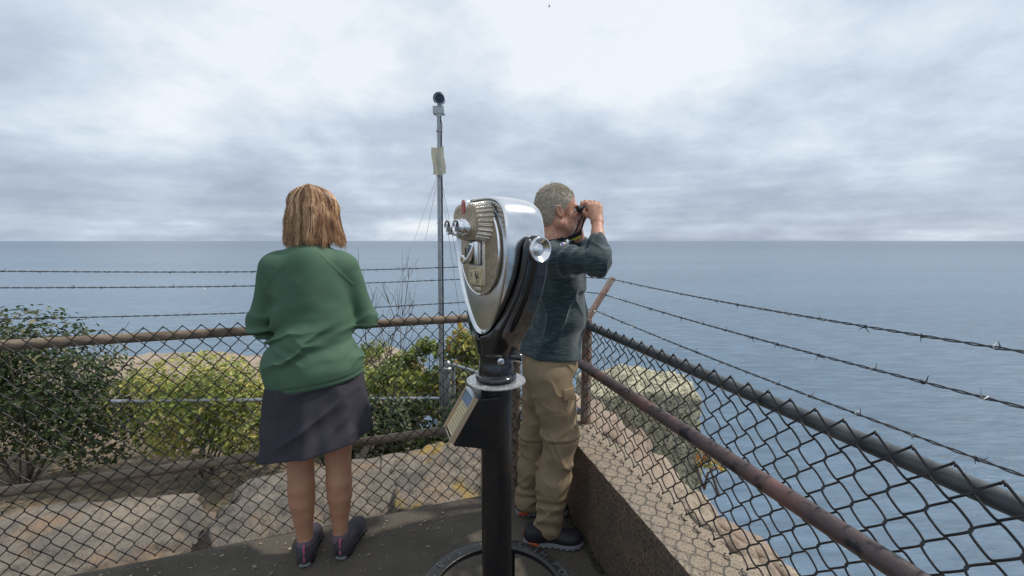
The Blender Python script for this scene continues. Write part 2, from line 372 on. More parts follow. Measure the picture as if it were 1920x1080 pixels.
M['hair_w'] = strand_mat('auburn_highlighted_hair', [(0, (0.08, 0.036, 0.02)), (0.35, (0.30, 0.155, 0.08)), (0.65, (0.54, 0.33, 0.18)), (1, (0.82, 0.62, 0.40))])[0]
M['hair_m'] = strand_mat('sandy_grey_hair', [(0, (0.36, 0.305, 0.225)), (0.5, (0.50, 0.435, 0.335)), (1, (0.72, 0.67, 0.57))])[0]
def leaf_mat(name, stops):
    m, b = strand_mat(name, stops, 0.5); n = m.node_tree.nodes; l = m.node_tree.links
    tr = n.new('ShaderNodeBsdfTranslucent'); l.new(b.inputs['Base Color'].links[0].from_socket, tr.inputs['Color'])
    mx = n.new('ShaderNodeMixShader'); mx.inputs[0].default_value = 0.35; l.new(b.outputs[0], mx.inputs[1]); l.new(tr.outputs[0], mx.inputs[2])
    l.new(mx.outputs[0], n['Material Output'].inputs[0]); return m
M['leaf_green'] = leaf_mat('green_leaves', [(0, (0.075, 0.115, 0.025)), (0.45, (0.22, 0.28, 0.065)), (0.75, (0.40, 0.42, 0.11)), (1, (0.58, 0.50, 0.16))])
M['leaf_autumn'] = leaf_mat('turning_leaves', [(0, (0.10, 0.14, 0.035)), (0.4, (0.28, 0.32, 0.08)), (0.62, (0.55, 0.46, 0.10)), (0.85, (0.52, 0.27, 0.05)), (1, (0.40, 0.13, 0.06))])
M['leaf_dark'] = leaf_mat('dark_evergreen_leaves', [(0, (0.02, 0.04, 0.014)), (0.6, (0.05, 0.085, 0.025)), (0.93, (0.12, 0.13, 0.05)), (1, (0.42, 0.36, 0.24))])

# ================================================================== SETTING
# sea
sea_m = bpy.data.materials.new('sea_water'); sea_m.use_nodes = True
n = sea_m.node_tree.nodes; l = sea_m.node_tree.links; b = n['Principled BSDF']
b.inputs['Base Color'].default_value = (0.055, 0.12, 0.155, 1); b.inputs['Roughness'].default_value = 0.22; b.inputs['IOR'].default_value = 1.33; b.inputs['Specular IOR Level'].default_value = 0.3
geo = n.new('ShaderNodeNewGeometry')
def sea_noise(sx, sy, det):
    mp = n.new('ShaderNodeMapping'); mp.inputs['Scale'].default_value = (sx, sy, 1); l.new(geo.outputs['Position'], mp.inputs[0])
    t = n.new('ShaderNodeTexNoise'); t.inputs['Scale'].default_value = 1; t.inputs['Detail'].default_value = det; t.inputs['Roughness'].default_value = 0.6; l.new(mp.outputs[0], t.inputs['Vector']); return t.outputs['Fac']
bn = n.new('ShaderNodeBump'); bn.inputs['Strength'].default_value = 0.9; bn.inputs['Distance'].default_value = 1.5
l.new(sea_noise(0.10, 0.3, 8), bn.inputs['Height']); l.new(bn.outputs[0], b.inputs['Normal'])
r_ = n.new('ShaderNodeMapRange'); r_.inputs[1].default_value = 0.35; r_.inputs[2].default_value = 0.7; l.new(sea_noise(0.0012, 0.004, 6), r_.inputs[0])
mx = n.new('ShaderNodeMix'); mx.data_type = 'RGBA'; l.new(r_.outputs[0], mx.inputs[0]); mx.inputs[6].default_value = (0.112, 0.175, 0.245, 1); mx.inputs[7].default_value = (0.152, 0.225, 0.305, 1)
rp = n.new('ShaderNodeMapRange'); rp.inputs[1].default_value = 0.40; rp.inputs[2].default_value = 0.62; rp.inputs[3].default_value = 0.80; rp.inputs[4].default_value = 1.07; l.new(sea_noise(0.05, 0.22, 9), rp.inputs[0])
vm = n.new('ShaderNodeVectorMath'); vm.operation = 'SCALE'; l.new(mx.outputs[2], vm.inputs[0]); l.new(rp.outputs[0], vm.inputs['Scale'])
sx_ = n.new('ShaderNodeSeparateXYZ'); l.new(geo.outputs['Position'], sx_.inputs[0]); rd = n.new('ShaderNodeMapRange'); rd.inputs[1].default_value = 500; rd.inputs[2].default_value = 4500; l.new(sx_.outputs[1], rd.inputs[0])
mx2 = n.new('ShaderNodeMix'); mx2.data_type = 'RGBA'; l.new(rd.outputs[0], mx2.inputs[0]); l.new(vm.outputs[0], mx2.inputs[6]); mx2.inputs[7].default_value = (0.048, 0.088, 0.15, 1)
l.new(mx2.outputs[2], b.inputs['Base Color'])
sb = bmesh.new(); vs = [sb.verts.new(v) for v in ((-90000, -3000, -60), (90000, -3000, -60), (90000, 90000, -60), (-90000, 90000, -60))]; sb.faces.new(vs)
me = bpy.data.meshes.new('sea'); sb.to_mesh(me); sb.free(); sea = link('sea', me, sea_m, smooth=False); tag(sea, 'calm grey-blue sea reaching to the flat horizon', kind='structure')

# fence line geometry
FL = lambda X: 2.564 + 0.34 * X              # left fence: Y on the line
P1 = Vector((0.032, 2.575, 0)); PC = Vector((0.425, 2.52, 0))
FRX = lambda Y: 0.43 - 0.30 * (Y - 2.50)      # right fence: X on the line
KIN = lambda Y: 0.396 - 0.254 * (Y - 2.05)    # inner edge of the wall
KOUT = lambda Y: 0.78 + 0.19 * (2.48 - Y)
# terrain
def terr(X, Y):
    nz_ = noise.fractal(Vector((X * 0.45, Y * 0.45, 0.3)), 1.0, 2.0, 4) * 0.16
    z = -0.22
    d = Y - FL(X)
    if d > 0: z = -0.22 - 0.30 * min(d, 2.2) + nz_
    z = min(z, 0) if d > 0 else -0.22
    edge = 5.6 + max(0, min(1, (-1.3 - X) / 1.2)) * 3.2 + noise.noise(Vector((X * 0.6, 1, 4))) * 0.5
    over = max(0, Y - edge)
    xr = KOUT(Y) - 0.16 if Y < 3.3 else 0.62 - (Y - 3.3) * 0.15
    over = max(over, X - xr)
    over2 = max(over, -60) * (5 + nz_ * 6)
    return max(z - over2, -63)
xs = np.concatenate([np.linspace(-26, -5, 24), np.linspace(-4.8, 0.3, 70), np.linspace(0.36, 3.0, 52), np.linspace(3.4, 16, 26)])
ys = np.concatenate([np.linspace(-6, 1.5, 30), np.linspace(1.6, 11, 96), np.linspace(11.3, 26, 26)])
verts = [(x, y, terr(x, y)) for x in xs for y in ys]; ny = len(ys)
faces = [(i * ny + j, (i + 1) * ny + j, (i + 1) * ny + j + 1, i * ny + j + 1) for i in range(len(xs) - 1) for j in range(ny - 1)]
me = bpy.data.meshes.new('cliff_terrain'); me.from_pydata(verts, [], faces)
tag(link('cliff_terrain', me, M['terrain']), 'rocky scrub slope dropping away to the sea beyond the fence', kind='structure')
# platform
mb = MB()
poly = [(-6, FL(-6) - 0.0), (P1.x, P1.y + 0.01), (0.5, 2.62), (KIN(2.5) + 0.05, 2.5), (KIN(-3) + 0.05, -3), (-6, -3)]
bmv = [(x, y) for x, y in poly]
mb.prism(bmv, -0.16, 0.0, lambda u, v, d: Vector((u, v, d)))
tag(mb.build('platform_floor', M['concrete'], smooth=False), 'grey concrete lookout platform under the viewer', kind='structure')
# sandy grit and moss on the ground along the wall (nobody could count it)
mb = MB()
for i in range(420):
    Y = random.uniform(1.0, 2.6); X = KIN(Y) - abs(random.gauss(0, 0.022)) - 0.004
    s_ = random.uniform(0.005, 0.016); a = random.uniform(0, 6.28)
    for k in range(3):
        a += 2.1; t = Vector((math.cos(a), math.sin(a), 0)); q = Vector((X, Y, 0.002))
        v = [mb.b.verts.new(q + t.cross(Vector((0, 0, 1))) * s_ * 0.35), mb.b.verts.new(q - t.cross(Vector((0, 0, 1))) * s_ * 0.35), mb.b.verts.new(q + t * s_ + Vector((0, 0, s_ * random.uniform(0.6, 1.5))))]
        mb.b.faces.new(v)
tag(mb.build('moss_strip', M['moss'], smooth=False), 'low moss and weeds along the foot of the concrete wall', 'ground cover', kind='stuff')

mb = MB()
for i in range(520):
    X = random.uniform(-2.6, 0.35); Y = random.uniform(1.0, min(FL(X), 2.52) - 0.02)
    if X > KIN(Y) - 0.02: continue
    s_ = random.uniform(0.0012, 0.0045) * (1.8 if Y > FL(X) - 0.25 else 1)
    rs = bmesh.ops.create_icosphere(mb.b, subdivisions=1, radius=s_)['verts']; bmesh.ops.scale(mb.b, vec=(random.uniform(.7, 1.5), random.uniform(.7, 1.4), .6), verts=rs); bmesh.ops.translate(mb.b, vec=(X, Y, s_ * .4), verts=rs)
tag(mb.build('grit', M['stone_tan'], smooth=False), 'loose grit and tiny stones scattered on the platform floor', 'gravel', kind='stuff')
mb = MB()
for i in range(70):
    X = random.uniform(-2.4, 0.3); Y = min(FL(X), 2.5) - abs(random.gauss(0, .16)) - .02
    if X > KIN(Y) - 0.03: continue
    a = random.uniform(0, 6.28); s_ = random.uniform(.008, .018); t = Vector((math.cos(a), math.sin(a), 0)); n_ = Vector((-t.y, t.x, 0)); q = Vector((X, Y, .003))
    mb.b.faces.new([mb.b.verts.new(v) for v in (q - t * s_, q + n_ * s_ * .4 + Vector((0, 0, .004)), q + t * s_ + Vector((0, 0, .002)), q - n_ * s_ * .4 + Vector((0, 0, .003)))])
tag(mb.build('leaf_litter', M['rust'], smooth=False), 'dry brown leaf scraps blown against the foot of the fence', 'leaf litter', kind='stuff')
# parapet wall
wall = empty('parapet_wall', (0.5, 1.5, 0)); tag(wall, 'low concrete and stone parapet wall under the right-hand fence', 'wall')
WI = wall.location.copy()
ysw = np.linspace(-3, 2.95, 150); sec = []
def wprof(Y):
    xi = KIN(Y); xo = FRX(Y) + 0.12
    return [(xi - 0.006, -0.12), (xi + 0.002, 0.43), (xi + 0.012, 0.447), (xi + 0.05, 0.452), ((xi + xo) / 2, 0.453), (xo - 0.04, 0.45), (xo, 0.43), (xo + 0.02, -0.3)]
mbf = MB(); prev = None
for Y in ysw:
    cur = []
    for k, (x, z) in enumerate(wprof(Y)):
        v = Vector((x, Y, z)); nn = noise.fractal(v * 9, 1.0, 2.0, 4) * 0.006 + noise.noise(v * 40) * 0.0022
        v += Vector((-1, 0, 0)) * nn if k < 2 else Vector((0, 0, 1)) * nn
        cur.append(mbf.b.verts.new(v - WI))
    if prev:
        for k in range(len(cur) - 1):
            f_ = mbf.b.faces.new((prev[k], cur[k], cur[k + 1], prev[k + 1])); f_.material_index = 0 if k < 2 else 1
    else: mbf.b.faces.new(cur)
    prev = cur
mbf.b.faces.new(list(reversed(prev)))
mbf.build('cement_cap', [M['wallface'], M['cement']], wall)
def rock_mesh(name, rx, ry, rz, seed, sub=4, amp=0.18, box=0.0, freq=1.6):
    b_ = bmesh.new(); bmesh.ops.create_icosphere(b_, subdivisions=sub, radius=1.0); so = Vector((seed * 7.3, seed * 3.1, seed * 1.7))
    for v in b_.verts:
        p = v.co.normalized()
        if box:
            mxx = max(abs(p.x), abs(p.y), abs(p.z)); p = p.lerp(p / mxx, box)
        d_ = noise.fractal(p * freq + so, 1.0, 2.0, 5) * amp + noise.fractal(p * freq * 4 + so, 0.8, 2.0, 5) * amp * 0.30
        v.co = Vector((p.x * rx, p.y * ry, p.z * rz)) * (1 + d_)
    me_ = bpy.data.meshes.new(name); b_.to_mesh(me_); b_.free(); return me_
k = 0
for row, (fr0, zz0) in enumerate(((0.18, 0.325), (0.62, 0.295), (1.0, 0.20))):
    Y = 3.1 - 0.07 * row
    while Y > -0.6:
        w_ = FRX(Y) + 0.11; o_ = KOUT(Y); sy = random.uniform(0.075, 0.165); sx = (o_ - w_) * random.uniform(0.27, 0.36)
        o = link('stone', rock_mesh('stone', sx, sy, 0.12, 30 + k, 3, 0.15, 0.85, 1.0), M['stone_pink'] if random.random() < 0.55 else M['stone_tan'], wall)
        o.location = Vector((w_ + (o_ - w_) * fr0 + random.uniform(-0.025, 0.025), Y - sy, zz0 + random.uniform(-.015, .02))) - WI; o.rotation_euler = (random.uniform(-.12, .12), random.uniform(-.12, .12), random.uniform(-0.45, 0.45) + 0.2)
        k += 1; Y -= sy * 1.85
mb = MB(); prev = None
for Y in np.linspace(-3, 3.2, 70):          # rubble bedding below the stones
    xo = KOUT(Y); xi = FRX(Y) + 0.10
    cur = [mb.b.verts.new(Vector((x, Y, z + noise.noise(Vector((x * 12, Y * 12, z * 5))) * 0.02)) - WI) for x, z in ((xi, 0.42), ((xi + xo) / 2, 0.40), (xo - 0.04, 0.34), (xo + 0.02, 0.2), (xo + 0.06, -0.6), (xo + 0.1, -2.5))]
    if prev:
        for q in range(5): mb.b.faces.new((prev[q], cur[q], cur[q + 1], prev[q + 1]))
    prev = cur
mb.build('mortar_bed', M['cement'], wall)

# boulders
def boulder(name, loc, r, seed, m, label, rot=0.0, sub=6, amp=0.16, box=0.3, cat='boulder', freq=1.6):
    o = link(name, rock_mesh(name, *r, seed, sub, amp, box, freq), m); o.location = loc; o.rotation_euler = (0, 0, rot)
    return tag(o, label, cat)
boulder('granite_boulder', (1.08, 3.75, -0.42), (0.50, 0.40, 0.80), 3, M['granite'], 'big blocky lichen-covered granite boulder just outside the right-hand fence', rot=0.05, amp=0.07, box=0.75)
boulder('granite_boulder', (0.72, 3.5, -0.68), (0.42, 0.38, 0.80), 5, M['stone_pink'], 'lower pinkish boulder between the corner post and the granite block', amp=0.12, box=0.4)
boulder('boulder', (-1.12, 2.80, -0.50), (0.90, 0.50, 0.43), 11, M['outcrop'], 'pale sandstone rock just outside the fence behind the standing woman', rot=0.32, amp=0.10, box=0.45)
boulder('boulder', (-0.36, 3.0, -0.475), (0.58, 0.48, 0.47), 12, M['outcrop_lichen'], 'grey sandstone rock patched with orange lichen behind the viewer pole', rot=0.3, amp=0.11, box=0.45)
boulder('boulder', (-2.75, 2.2, -0.50), (0.95, 0.55, 0.42), 14, M['outcrop'], 'long flat sandstone rock outside the fence at the far left', rot=0.3, amp=0.12, box=0.45)
boulder('boulder', (-2.9, 7.6, -0.95), (1.3, 0.9, 0.42), 17, M['stone_tan'], 'distant pale ledge at the cliff edge beyond the bushes', amp=0.15, box=0.5, sub=5)
boulder('boulder', (-5.6, 7.0, -1.0), (1.8, 0.9, 0.6), 19, M['stone_tan'], 'wide pale rock far left on the cliff edge', amp=0.15, box=0.5, sub=5)
boulder('boulder', (0.22, 3.35, -0.42), (0.34, 0.45, 0.40), 21, M['outcrop'], 'small grey rock outside the fence corner behind the man', amp=0.14, box=0.4, sub=5)

# ================================================================== CHAIN LINK FENCES
DW, DH = 0.076, 0.084
def wire_mesh(name, rows, rad, dep=0.005):
    """one flattened-spiral picket: local x across, z up, y depth; width DW/2"""
    hw = DW / 4; pts = []; hh = DH / 2
    for q in range(rows * 2 * 6 + 1):
        ph = q / 6 * math.pi; sn = math.sin(ph - math.pi / 2); tri = math.asin(max(-1, min(1, 0.985 * sn))) / 1.40
        pts.append((hw * 1.10 * tri, dep * math.tanh(2.2 * math.cos(ph - math.pi / 2)), q / 6 * hh))
    # barbed top: a straight end crossing up
    x = hw if (rows * 2) % 2 else -hw
    pts += [(-x * 0.80, 0.002, rows * DH + hh * 0.86), (-x * 1.0, 0.0, rows * DH + hh), (-x * 1.25, -0.003, rows * DH + hh * 0.80)]
    b_ = MB(); b_.tube(pts, rad, 5); me_ = bpy.data.meshes.new(name); bmesh.ops.recalc_face_normals(b_.b, faces=b_.b.faces); b_.b.to_mesh(me_); b_.b.free()
    me_.polygons.foreach_set('use_smooth', [True] * len(me_.polygons)); return me_
def hook_mesh():
    b_ = MB(); pts = [(math.sin(a) * 0.012 + 0.004, math.cos(a) * 0.012 - 0.01, -0.012 + 0.004 * a) for a in [i * 0.6 for i in range(9)]]
    b_.tube(pts, 0.0022, 5); me_ = bpy.data.meshes.new('knuckle'); b_.b.to_mesh(me_); b_.b.free(); return me_
def mesh_wires(fence, A, B, z0, rows, rad, m, name='mesh_wire', hook=None, dep=0.005):
    """alternate pickets share one mesh each; A->B bottom line"""
    o0 = fence.location
    ma = wire_mesh('mesh_wire', rows, rad, dep); ma.materials.append(m)
    d = (B - A); Ln = d.length; d.normalize(); ang = math.atan2(d.y, d.x); nW = int(Ln / (DW / 2))
    for i in range(nW):
        p = A + d * (DW / 2) * (i + 0.5)
        o = bpy.data.objects.new(name, ma); COL.objects.link(o); o.parent = fence
        jz = 0.0
        o.location = Vector((p.x - o0.x, p.y - o0.y, z0 + jz - o0.z))
        # mirror every second picket so neighbours hook together
        o.rotation_euler = (0, 0, ang)
        if i % 2: o.scale = (-1, 1, 1)
        if hook and i % 2 == 0:
            h_ = bpy.data.objects.new('wire_knuckle', hook); COL.objects.link(h_); h_.parent = o; h_.location = (-DW / 4, 0, -0.004)
def barbed(name, pts, fence, m=None, rad=0.0016, seed=0):
    """two strands twisted round each other with barbs: pts are the attachment points"""
    rr = random.Random(seed); b_ = MB(); pts = [Vector(p) for p in pts]; path = []
    for a, b2 in zip(pts, pts[1:]):
        nseg = max(2, int((b2 - a).length / 0.012))
        for i in range(nseg): t = i / nseg; q = a.lerp(b2, t); q.z -= 0.02 * math.sin(math.pi * t) * min(1, (b2 - a).length); path.append(q)
    path.append(pts[-1]); o0 = fence.location
    for s_ in (0, math.pi):
        pp = []
        for i, q in enumerate(path):
            a = i * 0.95 + s_; pp.append(q + Vector((0, math.cos(a), math.sin(a))) * 0.0022 - o0)
        b_.tube(pp, rad, 5)
    w_ = b_.build(name, M['barb'], fence)
    i = 5
    while i < len(path) - 4:
        c = path[i] - o0; bb = MB(); a = rr.uniform(0, 6)
        tdir = (path[i + 1] - path[i]).normalized(); u = tdir.orthogonal().normalized(); v = tdir.cross(u)
        loop = [c + tdir * (-0.005 + 0.0016 * k_) + (u * math.cos(a + k_ * 1.05) + v * math.sin(a + k_ * 1.05)) * 0.0042 for k_ in range(7)]
        e1 = c - tdir * 0.006 + (u * math.cos(a - .5) + v * math.sin(a - .5)) * 0.017; e2 = c + tdir * 0.007 + (u * math.cos(a + 7.1) + v * math.sin(a + 7.1)) * 0.017
        bb.tube([e1] + loop + [e2], [0.0005] + [0.0014] * 7 + [0.0005], 4); bb.build('barb', M['barbpale'] if rr.random() < 0.45 else M['barb'], w_)
        i += rr.randint(9, 12)
    return w_
def post(name, p, z0, z1, r, m, fence, cap=True):
    o0 = fence.location; b_ = MB(); b_.tube([(p[0], p[1], z0) - o0 if False else Vector((p[0], p[1], z0)) - o0, Vector((p[0], p[1], z1)) - o0], r, 20)
    o = b_.build(name, m, fence)
    if cap:
        c = MB(); c.lathe([(r * 1.12, z1 - 0.03), (r * 1.16, z1), (r * 0.9, z1 + 0.018), (0.0, z1 + 0.026)], 20, Matrix.Translation(Vector((p[0], p[1], 0)) - o0)); c.build('post_cap', m, o)
    return o
def pipe(name, pts, r, m, fence, seg=16):
    o0 = fence.location; b_ = MB(); fine = []
    pts = [Vector(p) for p in pts]
    for a, b2 in zip(pts, pts[1:]):
        for i in range(8): fine.append(a.lerp(b2, i / 8) - o0)
    fine.append(pts[-1] - o0); b_.tube(fine, r, seg); return b_.build(name, m, fence)
# --- left fence
XL = -4.6
fl = empty('chain_link_fence', (-1.5, FL(-1.5), 0)); tag(fl, 'black chain-link fence with tan pipe rails and barbed wire on the left side', 'fence')
nd = Vector((-0.322, 0.947, 0))     # outward normal
A = Vector((-4.55, FL(-4.55), 0)); rl = lambda X, z, off=0.028: Vector((X, FL(X), z)) + nd * off
pipe('top_rail', [rl(XL, 1.10), rl(P1.x, 1.10)], 0.023, M['tanrail'], fl)
pipe('lower_rail', [rl(XL, 0.44), rl(P1.x, 0.44)], 0.023, M['tanrail'], fl)
mesh_wires(fl, A, Vector((P1.x, P1.y, 0)), 0.018, 13, 0.0025, M['meshwire'])
for Xp in (-2.35,):
    post('post', rl(Xp, 0), -0.3, 1.12, 0.03, M['tanrail'], fl)
p1 = post('post', rl(P1.x, 0, 0.03), -0.3, 1.10, 0.031, M['tanrail'], fl)
def arm(fence, base, tip, m):
    o0 = fence.location; b_ = MB(); a = Vector(base); t = Vector(tip); d_ = (t - a); ln = d_.length
    b_.box((0, 0, 0), (0.032, 0.006, ln), None, 0.0); b_.box((0.014, 0.010, 0), (0.006, 0.024, ln)); bmesh.ops.transform(b_.b, matrix=frame_M((a + t) / 2 - o0, d_, (1, -0.3, 0)), verts=b_.b.verts)
    return b_.build('wire_arm', m, fence, smooth=False)
armv = Vector((0.209, 0.22, 0.25)); outn = Vector((-0.09, 0.22, 0.30))
arm(fl, rl(P1.x, 1.10), rl(P1.x, 1.10) + outn, M['rust'])
arm(fl, rl(-2.35, 1.12), rl(-2.35, 1.12) + outn, M['rust'])
tipc = PC + Vector((0, 0, 1.07)); tt = [0.96, 0.62, 0.28]
def apt(base, v, t): return Vector(base) + v * t
tl = [0.97, 0.73, 0.30]
for q, t in enumerate(tl):
    barbed('barbed_wire', [apt(rl(-4.6, 1.12), outn, t), apt(rl(-2.35, 1.12), outn, t), apt(rl(P1.x, 1.10), outn, t)], fl, seed=q)
# --- short panel between the two corners
fm = empty('chain_link_fence', (P1.x, P1.y, 0)); tag(fm, 'short chain-link panel behind the man joining the left and right fences', 'fence')
pipe('top_rail', [Vector((P1.x, P1.y + 0.03, 1.10)), Vector((PC.x, PC.y + 0.03, 1.06))], 0.021, M['blackrail'], fm)
pipe('lower_rail', [Vector((P1.x, P1.y + 0.03, 0.50)), Vector((PC.x, PC.y + 0.03, 0.52))], 0.021, M['galv'], fm)
mesh_wires(fm, P1, PC, 0.03, 12, 0.0025, M['meshwire'])
for q, t in enumerate(tt):
    barbed('barbed_wire', [apt(rl(P1.x, 1.10), outn, tl[q]), apt(tipc, armv, t)], fm, seed=10 + q)
# --- right fence
frn = empty('chain_link_fence', (0.6, 1.9, 0)); tag(frn, 'black chain-link fence with angled rusty wire arm standing on the parapet wall at right', 'fence')
on = Vector((0.958, 0.287, 0))
YE = -0.9
rr_ = lambda Y, z, off=0.03: Vector((FRX(Y), Y, z)) + on * off
pipe('top_rail', [rr_(2.52, 1.05), rr_(YE, 1.03)], 0.0225, M['blackrail'], frn)
pipe('handrail', [rr_(2.50, 0.85, -0.055), rr_(YE, 0.80, -0.055)], 0.027, M['purplerail'], frn)
Af = Vector((FRX(2.50), 2.50, 0)); Bf = Vector((FRX(YE), YE, 0))
HK = hook_mesh(); HK.materials.append(M['meshwire'])
mesh_wires(frn, Af, Bf, 0.462, 7, 0.0029, M['meshwire'], hook=HK, dep=0.009)
post('post', (PC.x + 0.02, PC.y + 0.02), 0.3, 1.07, 0.030, M['rust'], frn)
post('post', rr_(0.2, 0, 0.06), 0.3, 1.05, 0.03, M['blackrail'], frn)
arm(frn, tipc, tipc + armv, M['rust'])
ar2 = Vector((0.24, 0.08, 0.25))
arm(frn, rr_(0.2, 1.05), rr_(0.2, 1.05) + ar2, M['rust'])
ends = [P(1365, 558, 1.62), P(1365, 610, 1.52), P(1365, 673, 1.44)]
for q, t in enumerate(tt):
    a = apt(tipc, armv, t); b2 = a + (ends[q] - a) * 2.3
    barbed('barbed_wire', [a, b2], frn, seed=20 + q)

# ================================================================== LOWER GALVANISED FENCE, MAST
fg = empty('galvanised_fence', (-1.4, 4.3, -0.9)); tag(fg, 'lower silver chain-link fence among the bushes below the lookout', 'fence')
pr = P(690, 741, 4.3); pl_ = pr + Vector((-2.4, -0.25, 0.03)); pend = P(825, 747, 4.3)
pipe('top_rail', [pl_, pend], 0.019, M['galv'], fg)
gp = P(839, 745, 4.3); post('post', gp, -1.1, P(839, 690, 4.3).z, 0.036, M['galv'], fg, cap=False)
c = MB(); c.lathe([(0.036, -0.06), (0.042, -0.05), (0.042, -0.01), (0.030, 0.0), (0.034, 0.02), (0.030, 0.05), (0.016, 0.066), (0, 0.07)], 20, Matrix.Translation(P(839, 688, 4.3) - fg.location)); c.build('post_cap', M['galv'], fg)
gp2 = P(851, 745, 4.4); post('gate_post', gp2, -1.1, P(851, 683, 4.4).z, 0.018, M['galv'], fg, cap=False)
pipe('gate_rail', [P(851, 684, 4.4), P(900, 700, 4.1)], 0.016, M['galv'], fg)
mesh_wires(fg, Vector((pl_.x, pl_.y, 0)), Vector((pend.x, pend.y, 0)), pr.z - 0.93, 11, 0.0016, M['galvwire'])
mesh_wires(fg, Vector((gp2.x, gp2.y, 0)), Vector((0.35, 3.9, 0)), pr.z - 0.65, 11, 0.0016, M['galvwire'])

base = P(829, 850, 4.5); mast = empty('camera_mast', base); tag(mast, 'tall slim grey steel mast with guy wires carrying a camera', 'mast')
top = P(823, 214, 4.5)
def on_mast(py): # point on the mast axis by image height
    t = (py - 850) / (214 - 850); q = P(829 + (823 - 829) * t, py, 4.5); return q
b_ = MB(); b_.tube([on_mast(860) - base, on_mast(600) - base, on_mast(326) - base], [0.027, 0.026, 0.025], 16); b_.build('lower_tube', M['galv'], mast)
b_ = MB(); b_.tube([on_mast(330) - base, on_mast(214) - base], 0.0215, 16); b_.build('upper_tube', M['galv'], mast)
for py in (246, 330, 418, 481, 560, 640): # clamps
    q = on_mast(py) - base; b_ = MB(); b_.tube([q - Vector((0, 0, 0.006)), q + Vector((0, 0, 0.006))], 0.031, 16); b_.build('clamp', M['galv'], mast)
b_ = MB(); cb = [on_mast(py) - base + Vector((0.026 + o_, -0.012, 0)) for py, o_ in ((219, -0.01), (235, 0.004), (260, 0.0), (330, 0.002), (500, 0.003), (700, 0.003), (850, 0.003))]; b_.tube(cb, 0.005, 8); b_.build('cable', M['strap'], mast)
b_ = MB(); b_.box((0, 0, 0.02), (0.22, 0.2, 0.10), None, 0.02); b_.build('footing', M['solegrey'], mast).location = P(815, 846, 4.45) - base
g0 = on_mast(318) - base
for e_ in (P(616, 897, 3.3), P(709, 893, 2.92), P(880, 720, 6.0), P(903, 720, 6.2)):
    b_ = MB(); b_.tube([g0, e_ - base], 0.0024, 5); b_.build('guy_wire', M['galvwire'], mast)
q = P(715, 862, 2.96) - base; b_ = MB(); b_.tube([q + Vector((0.006, 0, 0.05)), q, q - Vector((0.006, 0, 0.06))], [0.004, 0.008, 0.004], 8); b_.build('turnbuckle', M['galv'], mast)
# antenna panel (curved sheet)
an = empty('antenna_panel', on_mast(328) + Vector((0, -0.04, 0))); tag(an, 'cream curved antenna panel clamped to the mast below the camera', 'antenna')
b_ = MB(); rows = []; 
for i in range(25):
    t = i / 24; zz = 0.265 * (1 - t); xo = 0.014 * t - 0.006 * math.sin(t * 6.28) ; row = []
    for j in range(9):
        u = j / 8 - 0.5; row.append(b_.b.verts.new((u * 0.125 + xo - 0.004, -0.02 - 0.02 * math.cos(u * 3.1) , zz - 0.012 * math.sin((u + .5) * 3.1) + 0.010 * u)))
    rows.append(row)
for i in range(24):
    for j in range(8): b_.b.faces.new((rows[i][j], rows[i][j + 1], rows[i + 1][j + 1], rows[i + 1][j]))
bmesh.ops.solidify(b_.b, geom=b_.b.faces[:], thickness=0.008); b_.build('panel', M['antenna'], an)
for s_ in (0.0, 1.0):
    b_ = MB(); b_.tube([(0.05 - 0.04 * s_, -0.045, 0.245 - 0.15 * s_), (0.03 - 0.04 * s_, -0.047, 0.19 - 0.13 * s_), (0.05 - 0.0 * s_, -0.045, 0.15 - 0.12 * s_)], 0.0016, 5); b_.build('raised_line', M['offwhite'], an)
b_ = MB(); b_.box((0, 0.0, 0.12), (0.05, 0.03, 0.07)); b_.build('bracket', M['galv'], an)
# security camera
cc = empty('security_camera', on_mast(214)); tag(cc, 'grey-white bullet security camera on a junction box at the mast top', 'security camera')
b_ = MB(); b_.box((0, 0.01, 0.035), (0.115, 0.09, 0.075), None, 0.01); b_.build('junction_box', M['offwhite'], cc)
b_ = MB(); b_.box((0, 0, -0.01), (0.05, 0.05, 0.03), None, 0.006); b_.build('collar', M['offwhite'], cc)
b_ = MB(); b_.tube([(0.01, -0.01, 0.06), (0.012, -0.02, 0.10)], 0.024, 14); b_.build('swivel', M['offwhite'], cc)
CM = frame_M((0.018, -0.03, 0.135), (0.05, -0.93, -0.22))
b_ = MB(); b_.lathe([(0.0, -0.10), (0.045, -0.10), (0.050, -0.09), (0.052, 0.02), (0.052, 0.045), (0.046, 0.045), (0.044, 0.03), (0, 0.03)], 28, CM); b_.build('housing', M['offwhite'], cc)
b_ = MB(); b_.lathe([(0.0, 0.031), (0.0435, 0.031), (0.0435, 0.033), (0, 0.033)], 28, CM); b_.build('faceplate', M['camface'], cc)
b_ = MB(); b_.lathe([(0.0, 0.034), (0.016, 0.034), (0.016, 0.037), (0, 0.040)], 20, CM); b_.build('lens', M['glassdark'], cc)
b_ = MB(); rows = []   # sun visor
for zz in (-0.06, 0.085):
    rows.append([b_.b.verts.new(CM @ Vector((0.06 * math.cos(a), 0.06 * math.sin(a), zz - (0.012 if zz > 0 else 0) * abs(math.cos(a))))) for a in [math.pi * (0.02 + 0.96 * k_ / 20) for k_ in range(21)]])
for k_ in range(20): b_.b.faces.new((rows[0][k_], rows[0][k_ + 1], rows[1][k_ + 1], rows[1][k_]))
bmesh.ops.solidify(b_.b, geom=b_.b.faces[:], thickness=0.003)
vis = b_.build('sun_visor', M['camface'], cc)
if (CM.to_3x3() @ Vector((0, 1, 0))).z < 0: vis.matrix_local = CM @ Matrix.Rotation(math.pi, 4, 'Z') @ CM.inverted()

